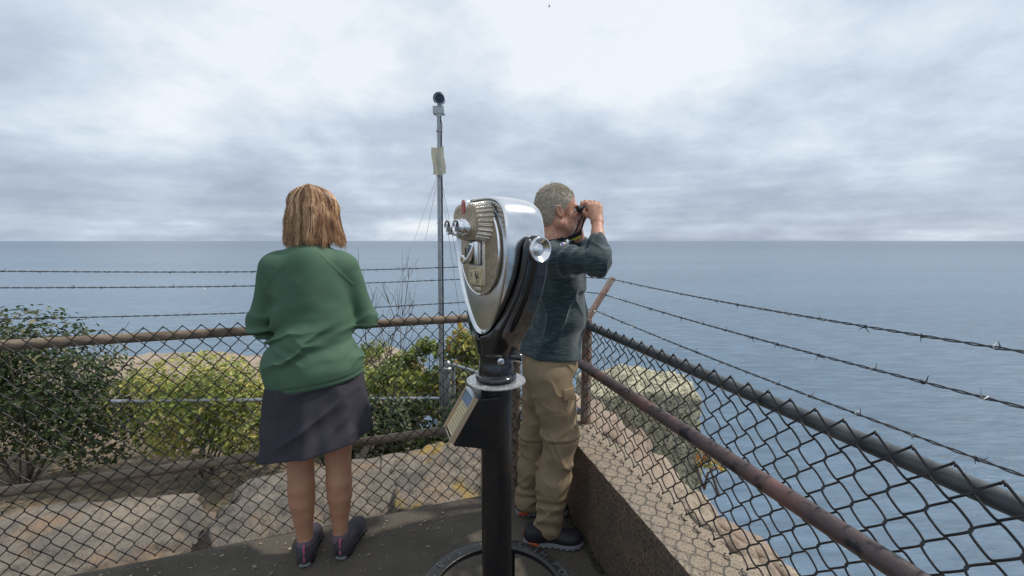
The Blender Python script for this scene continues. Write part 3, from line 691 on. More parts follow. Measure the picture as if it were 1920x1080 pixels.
# ================================================================== VEGETATION
def foliage(name, blobs, nleaf, size, m, parent, seed, org):
    rr = random.Random(seed); vs, fs, tone = [], [], []
    cdf = np.cumsum([b0[1][0] * b0[1][1] * b0[1][2] for b0 in blobs]); tot = cdf[-1]
    for i in range(nleaf):
        q = rr.random() * tot; k_ = int(np.searchsorted(cdf, q)); c_, r_ = blobs[k_]
        while True:
            d_ = Vector((rr.gauss(0, 1), rr.gauss(0, 1), rr.gauss(0, 1))).normalized(); break
        rad = rr.random() ** 0.42; p = Vector((d_.x * r_[0], d_.y * r_[1], d_.z * r_[2])) * rad
        cl = noise.noise((p + c_) * 3.5)
        if cl < -0.22: continue
        p = p + c_ - org; up = (d_ + Vector((rr.gauss(0, .6), rr.gauss(0, .6), 0.5 + rr.gauss(0, .5)))).normalized(); t = up.orthogonal().normalized()
        t = Matrix.Rotation(rr.uniform(0, 6.28), 3, up) @ t; sd_ = up.cross(t); s_ = size * rr.uniform(0.6, 1.25)
        k0 = len(vs); fold = up * s_ * 0.12
        vs += [p, p + t * s_ * 0.35 + sd_ * s_ * 0.27 + fold, p + t * s_, p + t * s_ * 0.35 - sd_ * s_ * 0.27 + fold, p + t * s_ * 0.72 + sd_ * s_ * 0.17 + fold * .7, p + t * s_ * 0.72 - sd_ * s_ * 0.17 + fold * .7]
        fs += [(k0, k0 + 1, k0 + 4, k0 + 2), (k0, k0 + 2, k0 + 5, k0 + 3)]
        tv = min(1, max(0, 0.56 + 0.5 * noise.noise((p + org) * 2.2) + rr.gauss(0, 0.22))); tone += [tv] * 6
    me_ = bpy.data.meshes.new(name); me_.from_pydata(vs, [], fs); at = me_.attributes.new('tone', 'FLOAT', 'POINT'); at.data.foreach_set('value', tone)
    return link(name, me_, m, parent, smooth=False)
def shrub(name, base_, blobs, nleaf, size, m, label, seed, cat='shrub', stems=7, group=None):
    o = empty(name, base_); tag(o, label, cat, group); rr = random.Random(seed)
    blobs = [(Vector(c_), r_) for c_, r_ in blobs]; org = Vector(base_)
    foliage('crown', blobs, nleaf, size, m, o, seed, org)
    b_ = MB()
    for i in range(stems):
        c_, r_ = blobs[i % len(blobs)]; e_ = c_ + Vector((rr.uniform(-.8, .8) * r_[0], rr.uniform(-.8, .8) * r_[1], rr.uniform(0.1, 0.85) * r_[2])) - org
        s0 = Vector((rr.uniform(-.06, .06), rr.uniform(-.06, .06), -0.1)); md = s0.lerp(e_, 0.5) + Vector((rr.uniform(-.07, .07), rr.uniform(-.07, .07), 0.04))
        b_.tube([s0, md, e_], [0.010, 0.007, 0.002], 6)
        for k_ in range(3):
            a = md.lerp(e_, rr.uniform(0, 0.8)); b_.tube([a, a + Vector((rr.uniform(-.16, .16), rr.uniform(-.16, .16), rr.uniform(0.05, 0.2)))], [0.004, 0.0012], 5)
    b_.build('stems', M['twig'], o); return o
shrub('shrub', (-0.95, 5.0, -1.0), [(P(770, 720, 5.0), (0.42, 0.4, 0.40)), (P(720, 735, 5.1), (0.36, 0.35, 0.26)), (P(800, 660, 5.0), (0.20, 0.2, 0.16)), (P(845, 740, 5.1), (0.30, 0.3, 0.34))], 10500, 0.078, M['leaf_green'], 'broad leafy green shrub behind the silver rail left of the mast', 1)
shrub('shrub', (-0.45, 4.9, -1.0), [(P(868, 680, 4.9), (0.30, 0.3, 0.38)), (P(880, 640, 4.9), (0.20, 0.2, 0.22)), (P(855, 730, 4.8), (0.25, 0.3, 0.30))], 3400, 0.072, M['leaf_autumn'], 'loose shrub with yellow and orange turning leaves right of the mast', 2)
shrub('shrub', (-1.6, 3.9, -0.9), [(P(700, 800, 3.9), (0.55, 0.3, 0.28)), (P(760, 800, 3.95), (0.38, 0.3, 0.28)), (P(640, 800, 3.8), (0.5, 0.3, 0.28))], 9000, 0.055, M['leaf_dark'], 'dense dark undergrowth filling the gap between silver fence and rocks', 3)
shrub('shrub', (-2.3, 6.0, -1.2), [(P(690, 720, 6.0), (0.6, 0.4, 0.30)), (P(620, 735, 5.9), (0.9, 0.5, 0.3))], 5500, 0.08, M['leaf_green'], 'low green shrub farther left beside the woman\'s waist', 4)
shrub('shrub', (-0.35, 4.1, -0.9), [(P(890, 790, 4.2), (0.36, 0.3, 0.36)), (P(860, 835, 4.0), (0.3, 0.25, 0.2)), (P(950, 800, 4.1), (0.3, 0.25, 0.35))], 5500, 0.055, M['leaf_dark'], 'dark green shrub seen between the mast foot and the viewer pole', 5)
shrub('shrub', (-3.3, 4.4, -0.9), [(Vector((-3.3, 4.4, -0.15)), (0.9, 0.5, 0.55)), (Vector((-2.6, 4.3, -0.3)), (0.6, 0.4, 0.4))], 9000, 0.06, M['leaf_green'], 'rounded green shrub outside the fence left of the woman', 6)
shrub('shrub', (-5.0, 4.2, -0.9), [(Vector((-5.0, 4.4, 0.1)), (1.0, 0.6, 0.8)), (Vector((-4.3, 4.2, -0.3)), (0.6, 0.4, 0.45)), (Vector((-5.8, 4.3, 0.15)), (0.9, 0.6, 0.85))], 16000, 0.06, M['leaf_dark'], 'tall dark shrub outside the fence at the far left', 7, stems=12)
shrub('shrub', (-1.95, 7.4, -1.3), [(P(704, 655, 7.4), (0.28, 0.3, 0.16)), (P(675, 668, 7.4), (0.3, 0.3, 0.12))], 900, 0.06, M['leaf_green'], 'small olive bush on the cliff edge beyond the bare sapling', 8)
shrub('weed', (1.30, 2.72, 0.0), [(P(1325, 862, 2.72), (0.07, 0.08, 0.11)), (P(1345, 890, 2.6), (0.07, 0.07, 0.10))], 160, 0.04, M['leaf_autumn'], 'yellow-green weed growing outside the wall at the lower right', 9, 'weed', stems=3)
shrub('weed', (0.16, 2.9, -0.2), [(P(955, 905, 2.8), (0.10, 0.1, 0.12)), (P(985, 905, 2.8), (0.1, 0.1, 0.1))], 300, 0.035, M['leaf_green'], 'small green weed outside the fence beside the viewer pole', 10, 'weed', stems=3)
# bare sapling
sp = empty('bare_sapling', P(726, 745, 5.6)); tag(sp, 'leafless twiggy sapling rising behind the fence beside the woman', 'sapling')
rr = random.Random(5); b_ = MB()
def twig(a, d_, ln, r_, lv):
    pts = [a]; rad = [r_]
    for k_ in range(4): a = a + d_ * ln / 4; d_ = (d_ + Vector((rr.gauss(0, .10), rr.gauss(0, .08), 0.04))).normalized(); pts.append(a); rad.append(r_ * (1 - 0.2 * (k_ + 1)) + 0.0006)
    b_.tube(pts, rad, 5)
    if lv:
        for k_ in range(4 if lv > 1 else 3): twig(pts[rr.randint(1, 4)], (d_ + Vector((rr.uniform(-.6, .6), rr.uniform(-.4, .4), 0.2))).normalized(), ln * rr.uniform(0.4, 0.7), r_ * 0.55, lv - 1)
for dx_ in (-0.35, -0.1, 0.12, 0.3): twig(Vector((0, 0, 0)), Vector((dx_, 0, 1)).normalized(), rr.uniform(0.85, 1.25), 0.010, 2)
b_.build('branches', M['twig'], sp)

# ================================================================== COIN VIEWER
TH = R(54)
vp = Vector((-0.055, 1.46, 0)); vw = empty('coin_binocular_viewer', vp, -TH)
tag(vw, 'coin-operated binocular viewer with polished chrome head on a black post', 'binocular viewer')
HZ = [(0, 1.690), (.050, 1.688), (.092, 1.676), (.122, 1.650), (.136, 1.610), (.142, 1.56), (.141, 1.51), (.131, 1.45), (.112, 1.385), (.086, 1.325), (.055, 1.275), (.028, 1.246), (0.010, 1.238), (0, 1.237)]
outl = [(x, z) for x, z in HZ] + [(-x, z) for x, z in reversed(HZ[1:-1])]
# smooth the outline
def cr(pts, n_=4):
    o_ = []; m_ = len(pts)
    for i in range(m_):
        p0, p1_, p2, p3 = [Vector(pts[(i + k_) % m_]) for k_ in (-1, 0, 1, 2)]
        for j in range(n_):
            t = j / n_; o_.append(0.5 * ((2 * p1_) + (p2 - p0) * t + (2 * p0 - 5 * p1_ + 4 * p2 - p3) * t * t + (3 * p1_ - p0 - 3 * p2 + p3) * t ** 3))
    return o_
outl = [(x * 1.10, z) for x, z in outl]; outl = cr(outl); OC = Vector((0, 1.50))
def shell(mb_, stations, cap0=True, cap1=True):
    rings = []
    for y, sc, dz in stations: rings.append([mb_.b.verts.new((OC.x + (p.x - OC.x) * sc, y, OC.y + (p.y - OC.y) * sc + dz)) for p in outl])
    for A_, B_ in zip(rings, rings[1:]):
        for k_ in range(len(A_)): mb_.b.faces.new((A_[k_], A_[(k_ + 1) % len(A_)], B_[(k_ + 1) % len(A_)], B_[k_]))
    if cap0: mb_.b.faces.new(rings[0])
    if cap1: mb_.b.faces.new(list(reversed(rings[-1])))
b_ = MB(); shell(b_, [(-0.056, 0.93, 0), (-0.061, 0.95, 0), (-0.064, 0.975, 0), (-0.061, 0.993, 0), (-0.055, 1.0, 0), (-0.03, 1.008, 0), (0.01, 1.012, -0.001), (0.05, 1.01, -0.004), (0.075, 1.0, -0.006), (0.086, 0.975, -0.007), (0.093, 0.92, -0.008), (0.098, 0.80, -0.009), (0.101, 0.5, -0.01), (0.102, 0.2, -0.01)])
hd = b_.build('head_shell', M['brushed'], vw)
# raised chrome bezel ring + oval plate
def ovl(a, b0, zc_, y, n_=64): return [Vector((a * math.cos(t), y, zc_ + b0 * math.sin(t))) for t in [2 * math.pi * k_ / n_ for k_ in range(n_)]]
b_ = MB(); r0 = [b_.b.verts.new(v) for v in ovl(.113, .146, 1.523, -0.076)]; r1 = [b_.b.verts.new(v) for v in ovl(.113, .146, 1.523, -0.088)]; r2 = [b_.b.verts.new(v) for v in ovl(.108, .141, 1.523, -0.091)]
for a_, c_ in ((r0, r1), (r1, r2)):
    for k_ in range(64): b_.b.faces.new((a_[k_], a_[(k_ + 1) % 64], c_[(k_ + 1) % 64], c_[k_]))
b_.b.faces.new(r2); b_.build('face_plate', M['cast'], vw)
b_ = MB(); b_.tube(ovl(.1155, .1485, 1.523, -0.087), 0.0035, 8, closed=True); b_.build('face_bezel', M['chrome'], vw)
# fluted hood
def rrect(hx, hz, rad, n_=7):
    o_ = []
    for cx_, cz_, a0 in ((hx - rad, hz - rad, 0), (-hx + rad, hz - rad, 90), (-hx + rad, -hz + rad, 180), (hx - rad, -hz + rad, 270)):
        for k_ in range(n_ + 1): a = R(a0 + 90 * k_ / n_); o_.append((cx_ + rad * math.cos(a), cz_ + rad * math.sin(a)))
    return o_
def loft(mb_, secs, cap=True):
    rings = [[mb_.b.verts.new(v) for v in s_] for s_ in secs]
    for A_, B_ in zip(rings, rings[1:]):
        for k_ in range(len(A_)): mb_.b.faces.new((A_[k_], A_[(k_ + 1) % len(A_)], B_[(k_ + 1) % len(A_)], B_[k_]))
    if cap: mb_.b.faces.new(rings[0]); mb_.b.faces.new(list(reversed(rings[-1])))
HC = 1.610
def hood_sec(hx, hz, y, ribs): 
    raw = [Vector((a_, b2_)) for a_, b2_ in rrect(hx, hz, min(hx, hz) * 0.75, 12)]; raw.append(raw[0]); cum = [0]
    for a_, b2_ in zip(raw, raw[1:]): cum.append(cum[-1] + (b2_ - a_).length)
    base_ = []; N_ = 34 * 8
    for k_ in range(N_):
        d_ = cum[-1] * k_ / N_; j_ = max(j for j in range(len(cum) - 1) if cum[j] <= d_); base_.append(raw[j_].lerp(raw[j_ + 1], (d_ - cum[j_]) / max(1e-9, cum[j_ + 1] - cum[j_])))
    o_ = []
    for i, (x, z) in enumerate(base_):
        t = i / len(base_) * 34; rr_2 = 1 + (0.085 * (0.5 + 0.5 * math.cos(t * 2 * math.pi)) ** 1.3 if ribs else 0); o_.append(Vector((x * rr_2, y, HC + z * rr_2)))
    return o_
b_ = MB(); loft(b_, [hood_sec(.086, .060, -0.086, True), hood_sec(.082, .057, -0.10, True), hood_sec(.072, .051, -0.136, True)]); b_.build('fluted_hood', M['castrib'], vw)
b_ = MB(); loft(b_, [hood_sec(.0755, .054, -0.135, False), hood_sec(.074, .053, -0.139, False), hood_sec(.064, .044, -0.144, False), hood_sec(.058, .040, -0.145, False)]); b_.build('hood_front', M['cast'], vw)
for sx in (-1, 1):
    T = Matrix.Translation((sx * 0.028, 0.036, HC - 0.018)) @ Matrix.Rotation(R(90), 4, 'X')
    b_ = MB(); b_.lathe([(0.031, 0.165), (0.031, 0.176), (0.028, 0.180), (0.0, 0.180)], 32, T); b_.build('eyepiece_boss', M['cast'], vw)
    b_ = MB(); b_.lathe([(0.0255, 0.176), (0.0265, 0.180), (0.0265, 0.198), (0.0255, 0.201), (0.0185, 0.202)], 32, T); e1 = b_.build('eyepiece', M['chrome'], vw)
    b_ = MB(); b_.lathe([(0.0185, 0.201), (0.0190, 0.205), (0.0225, 0.208), (0.0235, 0.221), (0.022, 0.223), (0.0205, 0.221), (0.018, 0.209)], 32, T); b_.build('eyecup', M['chrome'], e1)
    b_ = MB(); b_.lathe([(0.0, 0.211), (0.0188, 0.211), (0.0188, 0.213), (0, 0.214)], 24, T); b_.build('lens', M['glassdark'], e1)
# red badge
b_ = MB(); loft(b_, [[Vector((0.010 + 0.014 * math.cos(a), y, 1.654 + 0.026 * math.sin(a))) for a in [2 * math.pi * k_ / 32 for k_ in range(32)]] for y in (-0.128, -0.148)]); bd = b_.build('badge_holder', M['chrome'], vw, bevel=0.002)
b_ = MB(); loft(b_, [[Vector((0.010 + 0.0115 * math.cos(a), y, 1.654 + 0.0225 * math.sin(a))) for a in [2 * math.pi * k_ / 32 for k_ in range(32)]] for y in (-0.147, -0.1505)]); b_.build('red_badge', M['red'], bd)
b_ = MB()
for zc_, r_ in ((1.665, 0.006), (1.654, 0.005), (1.643, 0.006)):
    b_.tube([Vector((0.010 + r_ * math.cos(a), -0.1512, zc_ + r_ * 0.8 * math.sin(a))) for a in [2 * math.pi * k_ / 12 for k_ in range(12)]], 0.0009, 5, closed=True)
b_.build('badge_print', M['pale'], bd)
# coin mechanism
def bx(name, c_, s_, m, par=vw, bev=0.0, M_=None, smooth=False):
    q_ = MB(); q_.box(c_, s_, M_, bev); return q_.build(name, m, par, smooth=bool(bev))
bx('coin_frame', (0.003, -0.0935, 1.482), (0.094, 0.009, 0.150), M['castrib'], bev=0.003)
cmq = bx('coin_recess', (-0.002, -0.0985, 1.512), (0.074, 0.003, 0.082), M['glassdark'])
bx('coin_bracket', (0.022, -0.107, 1.512), (0.022, 0.016, 0.074), M['chrome'], bev=0.003)
bx('coin_slide', (-0.012, -0.104, 1.537), (0.052, 0.010, 0.010), M['chrome'], bev=0.002)
b_ = MB(); b_.tube([(-0.040, -0.115, 1.483), (-0.016, -0.113, 1.493), (0.006, -0.112, 1.520), (0.012, -0.111, 1.545)], [0.009, 0.011, 0.009, 0.006], 12); b_.build('coin_lever', M['chrome'], vw)
bx('coin_window', (-0.018, -0.102, 1.525), (0.030, 0.004, 0.026), M['bluegrey'])
bx('coin_chute', (-0.052, -0.096, 1.505), (0.030, 0.012, 0.044), M['glassdark'], bev=0.002)
b_ = MB(); b_.lathe([(0, 0.100), (0.014, 0.100), (0.015, 0.118), (0.012, 0.121), (0, 0.121)], 24, Matrix.Translation((-0.052, 0, 1.488)) @ Matrix.Rotation(R(90), 4, 'X')); kb = b_.build('coin_knob', M['chrome'], vw)
b_ = MB(); b_.lathe([(0, 0.121), (0.0095, 0.121), (0.0095, 0.1225), (0, 0.1225)], 24, Matrix.Translation((-0.052, 0, 1.488)) @ Matrix.Rotation(R(90), 4, 'X')); b_.build('coin_face', M['cream'], kb)
b_ = MB(); b_.tube([(-0.055, -0.1235, 1.494), (-0.050, -0.1235, 1.493), (-0.052, -0.1235, 1.488), (-0.050, -0.1235, 1.484), (-0.055, -0.1235, 1.482)], 0.0009, 5); b_.build('coin_print', M['ink'], kb)
pq = bx('instruction_plate', (-0.001, -0.0995, 1.437), (0.076, 0.004, 0.058), M['cream'], bev=0.001)
b_ = MB(); b_.tube([(-0.026, -0.102, 1.430), (-0.026, -0.102, 1.446)], [0.007, 0.007], 10); bmesh.ops.scale(b_.b, vec=(1, 0.06, 1), verts=b_.b.verts, space=Matrix.Translation((0.026, 0.102, 0))); b_.build('plate_print', M['ltink'], pq)
for pts, rad in (([(0.0, 1.452), (0.004, 1.446), (-0.002, 1.438), (0.006, 1.43), (0.010, 1.42), (0.012, 1.413)], 0.0028), ([(0.016, 1.452), (0.020, 1.444), (0.012, 1.437), (0.004, 1.440)], 0.0024), ([(0.008, 1.434), (0.016, 1.430), (0.022, 1.434)], 0.0028), ([(0.012, 1.414), (0.024, 1.420), (0.030, 1.434), (0.033, 1.455)], 0.0009), ([(-0.026, 1.454), (-0.026, 1.462)], 0.0009), ([(-0.032, 1.422), (-0.022, 1.422)], 0.0009), ([(-0.034, 1.412), (0.006, 1.412)], 0.0006), ([(-0.014, 1.460), (0.002, 1.460)], 0.0012)):
    b_ = MB(); b_.tube([(x, -0.1018, z) for x, z in pts], rad, 6); bmesh.ops.scale(b_.b, vec=(1, 0.25, 1), verts=b_.b.verts, space=Matrix.Translation((0, 0.1018, 0))); b_.build('plate_print', M['ink'], pq)
bx('number_plate', (0.0, -0.093, 1.394), (0.040, 0.004, 0.012), M['castrib'], bev=0.001)
# objective housing at the far end
for sx in (-1, 1):
    b_ = MB(); b_.lathe([(0.030, -0.09), (0.032, -0.112), (0.028, -0.114), (0.026, -0.10), (0, -0.10)], 28, Matrix.Translation((sx * 0.045, 0, 1.58)) @ Matrix.Rotation(R(90), 4, 'X')); b_.build('objective_tube', M['chrome'], vw)
# yoke (one cast piece)
F_ = Field(); Rz = np.eye(3)
def hw_at(z):
    for (x0, z0), (x1, z1) in zip(HZ[5:], HZ[6:]):
        if z <= z0 and z >= z1: return x0 + (x1 - x0) * (z0 - z) / (z0 - z1)
    return 0.142
F_.cap((0, 0.01, 1.28), (0, 0.03, 1.50), 0.20, 0.20, 0.02)      # domain of the arms, shaped below
arms_fn, arms_c, arms_b, _, _ = F_.pr.pop()
YZ = np.array([1.17, 1.225, 1.27, 1.32, 1.38, 1.44, 1.50, 1.523, 1.58]); YX = np.array([0.0, 0.038, 0.077, 0.111, 0.144, 0.165, 0.177, 0.179, 0.179])
YY = np.array([0.0, 0.004, 0.010, 0.016, 0.022, 0.027, 0.028, 0.028, 0.028]); YW = np.array([.052, .060, .064, .058, .052, .048, .045, .044, .044]); YT = np.array([.05, .042, .030, .022, .018, .016, .016, .016, .016])
def arms(p):
    z = p[..., 2]; zq = np.minimum(z, 1.523); xc = np.interp(zq, YZ, YX); yc = np.interp(zq, YZ, YY); hw_ = np.interp(zq, YZ, YW); th = np.interp(zq, YZ, YT)
    y = p[..., 1] - yc; over_ = np.maximum(z - 1.523, 0); under = 1.18 - z; yr = np.sqrt(y * y + over_ ** 2)
    qx = np.abs(np.abs(p[..., 0]) - xc) - th; qy = np.where(over_ > 0, yr, np.abs(y)) - hw_
    q = np.stack([qx, qy], -1) + 0.012
    d = np.linalg.norm(np.maximum(q, 0), axis=-1) + np.minimum(q.max(-1), 0) - 0.012
    g_ = 0.009 * np.exp(-((y + hw_ * 0.42) / (hw_ * 0.22)) ** 2) * np.clip((z - 1.24) / .05, 0, 1) * (np.abs(p[..., 0]) > xc)
    return np.maximum((d + g_) * 0.8, under)
F_.pr.append((arms, np.array([0, 0.02, 1.38]), 0.30, 0.03, '+'))
F_.cap((0, 0, 1.10), (0, 0, 1.225), 0.057, 0.057, 0.025)
F_.ell((0, 0, 1.235), (0.075, 0.062, 0.045), k=0.03)
F_.cap((0, 0, 1.105), (0, 0, 1.11), 0.060, 0.060, 0.008)
F_.cuts.append(((0, 0, 1.082), (0, 0, -1)))
hzs = np.array([p[1] for p in reversed(HZ)]); hxs = np.array([p[0] for p in reversed(HZ)])
def yp(p, d):
    hx = np.interp(p[..., 2], hzs, hxs) * 1.11; q = np.maximum((np.abs(p[..., 0]) - hx) * 0.85 - 0.006, np.abs(p[..., 1]) - 0.12)
    q = np.where((p[..., 2] < 1.228), 1.0, q)
    v = -q; h = np.maximum(0.006 - np.abs(d - v), 0) / 0.006
    return np.maximum(d, v) + h * h * 0.0015
F_.post = yp
link('yoke', F_.mesh('yoke', 0.003), M['blackgloss'], vw)
for sx in (-1, 1):
    T = Matrix.Translation((sx * (0.192), 0.028, 1.523)) @ Matrix.Rotation(R(90 * sx), 4, 'Y')
    b_ = MB(); b_.lathe([(0.033, -0.012), (0.038, 0.0), (0.0395, 0.010), (0.038, 0.014), (0.035, 0.0145), (0.019, 0.002), (0.018, 0.003), (0.015, 0.006), (0.0, 0.007)], 48, T); kn = b_.build('pivot_knob', M['brushed'], vw)
# neck fittings, dial, post
b_ = MB(); b_.lathe([(0.0, 1.078), (0.066, 1.078), (0.071, 1.082), (0.071, 1.089), (0.067, 1.094), (0.062, 1.096), (0.060, 1.104), (0.0, 1.104)], 48); b_.build('collar', M['blackgloss'], vw)
b_ = MB(); b_.lathe([(0, 1.0675), (0.1015, 1.0675), (0.1025, 1.070), (0.1015, 1.0735), (0.098, 1.0745), (0, 1.0745)], 72); dial = b_.build('compass_dial', M['alu'], vw)
b_ = MB()
for i in range(120):
    a = 2 * math.pi * i / 120; l_ = 0.010 if i % 5 == 0 else 0.006
    b_.box((0.082 * math.cos(a), 0.082 * math.sin(a), 1.0752), (l_, 0.0012, 0.0014), Matrix.Rotation(a, 4, 'Z'))
b_.build('tick_marks', M['chrome'], dial, smooth=False)
def text(s_, size, ext, m, parent, name, Mx, align='CENTER'):
    cu = bpy.data.curves.new(name, 'FONT'); cu.body = s_; cu.size = size; cu.extrude = ext; cu.align_x = align; cu.align_y = 'CENTER'; cu.resolution_u = 3
    ob = bpy.data.objects.new(name, cu); COL.objects.link(ob); dg = bpy.context.evaluated_depsgraph_get(); me_ = bpy.data.meshes.new_from_object(ob.evaluated_get(dg)); bpy.data.objects.remove(ob)
    me_.transform(Mx); me_.materials.clear(); me_.materials.append(m); return link(name, me_, m, parent, smooth=False)
for i in range(36):
    a = 2 * math.pi * i / 36
    text(str(i % 10), 0.0085, 0.0006, M['chrome'], dial, 'dial_numeral', Matrix.Rotation(a, 4, 'Z') @ Matrix.Translation((0.0935, 0, 1.0752)) @ Matrix.Rotation(R(90), 4, 'Z'))
iv = Matrix.Rotation(TH, 4, 'Z')   # world directions -> viewer local
def wl(v): return iv.to_3x3() @ Vector(v)
dirl = wl((1, -0.25, 0)).normalized()
b_ = MB(); c0 = Vector((0, 0, 1.158)); b_.tube([c0 + dirl * 0.03, c0 + dirl * 0.088, c0 + dirl * 0.092], [0.0165, 0.0155, 0.012], 24); b_.build('lock_barrel', M['blackgloss'], vw)
dk = wl((0.30, -0.95, 0)).normalized(); T = frame_M(Vector((0, 0, 1.152)) + dk * 0.0585, dk)
b_ = MB(); b_.lathe([(0.0115, -0.004), (0.0115, 0.002), (0.009, 0.003), (0, 0.003)], 28, T); lk = b_.build('key_lock', M['chrome'], vw)
b_ = MB(); b_.box((0, 0, 0.0035), (0.002, 0.009, 0.001), None); bmesh.ops.transform(b_.b, matrix=T, verts=b_.b.verts); b_.build('keyhole', M['ink'], lk, smooth=False)
b_ = MB(); b_.lathe([(0.0535, 0.0), (0.0535, 1.068), (0.0, 1.068)], 48); b_.build('post', M['blackmetal'], vw)
b_ = MB(); b_.lathe([(0.14, 0.0), (0.14, 0.018), (0.12, 0.028), (0.07, 0.04), (0.0535, 0.07)], 48); b_.build('base_flange', M['blackmetal'], vw)
# ring step
b_ = MB(); prof = [(r0_ + .004, z0_ + .016) for r0_, z0_ in [(0.236, 0.232), (0.236, 0.250), (0.240, 0.2525), (0.288, 0.2525), (0.292, 0.249), (0.292, 0.234), (0.287, 0.231), (0.240, 0.230), (0.236, 0.232)]]
b_.lathe(prof, 96); bmesh.ops.remove_doubles(b_.b, verts=b_.b.verts, dist=1e-5); ring = b_.build('step_ring', M['blackmetal'], vw)
for k_, a in enumerate((78, 168, 258, 348)):
    aw = R(a) + TH; q = Vector((math.cos(aw), math.sin(aw), 0)); b_ = MB()
    b_.box((0, 0, 0.123), (0.016, 0.022, 0.250), None, 0.003); b_.build('ring_leg', M['blackmetal'], ring).location = q * 0.262
    b_ = MB(); b_.tube([q * 0.05 + Vector((0, 0, 0.17)), q * 0.25 + Vector((0, 0, 0.238))], 0.010, 10); b_.build('spoke', M['blackmetal'], ring)
for ch, deg in (('C', 163), ('E', 149), ('/', 139), ('S', 129), ('K', 105), ('I', 80), ('S', 71), ('.', 63), ('I', 55), ('M', 47), ('P', 32), ('O', 22)):
    a = R(deg) + TH; text(ch, 0.042, 0.0014, M['blackrail'], ring, 'raised_letter', Matrix.Rotation(a, 4, 'Z') @ Matrix.Translation((0.267, 0, 0.2695)) @ Matrix.Rotation(R(-90), 4, 'Z'))
for deg in (113, 40):
    a = R(deg) + TH; b_ = MB(); b_.lathe([(0, 0.2686), (0.006, 0.2686), (0.006, 0.270), (0, 0.270)], 12, Matrix.Translation((0.262 * math.cos(a), 0.262 * math.sin(a), 0))); b_.build('rivet', M['ink'], ring)
# slanted notice box on the post
dw = Vector((-0.95, -0.31, 0)).normalized(); dl = wl(dw); wl_ = Vector((0, 0, 1)).cross(dl)
fn = lambda u, v, d: dl * u + wl_ * d + Vector((0, 0, v))
b_ = MB(); b_.prism([(0.0, 1.032), (0.082, 1.032), (0.163, 0.898), (0.160, 0.885), (0.0, 0.845)], -0.062, 0.062, fn); nb_ = b_.build('notice_box', M['blackmetal'], vw, smooth=False, bevel=0.003)
sl = (dl * (0.163 - 0.082) + Vector((0, 0, 0.898 - 1.032))); sln = sl.length; slu = sl.normalized(); nrm_ = wl_.cross(slu); nrm_ = nrm_ if nrm_.dot(dl) > 0 else -nrm_
o_c = dl * 0.1225 + Vector((0, 0, 0.965)); MS = Matrix((wl_, slu, nrm_)).transposed().to_4x4(); MS.translation = o_c
def sbx(name, c_, s_, m, par):
    q_ = MB(); q_.box(c_, s_); bmesh.ops.transform(q_.b, matrix=MS, verts=q_.b.verts); return q_.build(name, m, par, smooth=False)
fr = sbx('notice_frame', (-0.060, 0, 0.006), (0.009, sln + 0.006, 0.016), M['tanmetal'], nb_); sbx('notice_frame', (0.060, 0, 0.006), (0.009, sln + 0.006, 0.016), M['tanmetal'], nb_)
sbx('notice_frame', (0, sln / 2, 0.006), (0.111, 0.006, 0.016), M['chrome'], nb_); sbx('notice_frame', (0, -sln / 2, 0.006), (0.111, 0.006, 0.016), M['chrome'], nb_)
sbx('notice_header', (0, -sln / 2 + 0.024, 0.005), (0.110, 0.036, 0.006), M['bluegrey'], nb_)
ns = sbx('notice_sheet', (0, 0.018, 0.003), (0.110, sln - 0.050, 0.004), M['cream'], nb_)
for k_ in range(9): sbx('printed_line', (random.uniform(-.008, .008), -0.028 + 0.011 * k_, 0.0055), (random.uniform(0.06, 0.09), 0.0025, 0.0008), M['ltink'], ns)

for o in vw.children:      # the face assembly sits on the front of the shell
    if o.name.split('.')[0] in ('face_plate', 'face_bezel', 'fluted_hood', 'hood_front', 'eyepiece_boss', 'eyepiece', 'badge_holder', 'coin_frame', 'coin_recess', 'coin_bracket', 'coin_slide', 'coin_lever', 'coin_window', 'coin_chute', 'coin_knob', 'instruction_plate', 'number_plate'):
        o.location.y += 0.022
# ================================================================== PEOPLE
def axes(f): f = Vector(f).normalized(); u = Vector((0, 0, 1)); l_ = u.cross(f).normalized(); u = f.cross(l_); return f, l_, u
def head(Fd, C, f):
    f, l_, u = axes(f); A_ = np.array([f, l_, u]); g = lambda a, b0, c_: V3(C + f * a + l_ * b0 + u * c_)
    Fd.ell(g(-.010, 0, .035), (.098, .077, .103), A_, 0.02)
    Fd.ell(g(.028, 0, -.045), (.068, .057, .082), A_, 0.03)
    Fd.ell(g(.064, 0, -.100), (.024, .026, .020), A_, 0.025)
    Fd.cap(g(.05, .040, -.075), g(-.005, .058, -.055), .020, .022, .03); Fd.cap(g(.05, -.040, -.075), g(-.005, -.058, -.055), .020, .022, .03)
    Fd.cap(g(.084, .028, .030), g(.084, -.028, .030), .012, .012, .02)
    Fd.cap(g(.086, 0, .020), g(.106, 0, -.022), .008, .013, .012)
    for s_ in (-1, 1):
        Fd.cap(g(.098, s_ * .008, -.028), g(.092, s_ * .012, -.026), .007, .006, .008)
        Fd.ell(g(.094, s_ * .032, .010), (.016, .017, .012), A_, .012, op='-')
        Fd.ell(g(.070, s_ * .038, -.020), (.022, .020, .018), A_, .02)
    Fd.ell(g(.090, 0, -.055), (.008, .022, .007), A_, .008); Fd.ell(g(.087, 0, -.069), (.009, .019, .007), A_, .008)
    Fd.ell(g(.100, 0, -.062), (.014, .024, .0018), A_, .004, op='-')
    for s_ in (-1, 1):
        E = np.array([(f * .93 + u * .25 - l_ * s_ * .25).normalized(), (l_ * s_ + f * .25).normalized(), u])
        Fd.ell(g(-.004, s_ * .078, .002), (.019, .010, .033), E, .006); Fd.ell(g(-.002, s_ * .089, .004), (.011, .008, .020), E, .005, op='-')
    return g
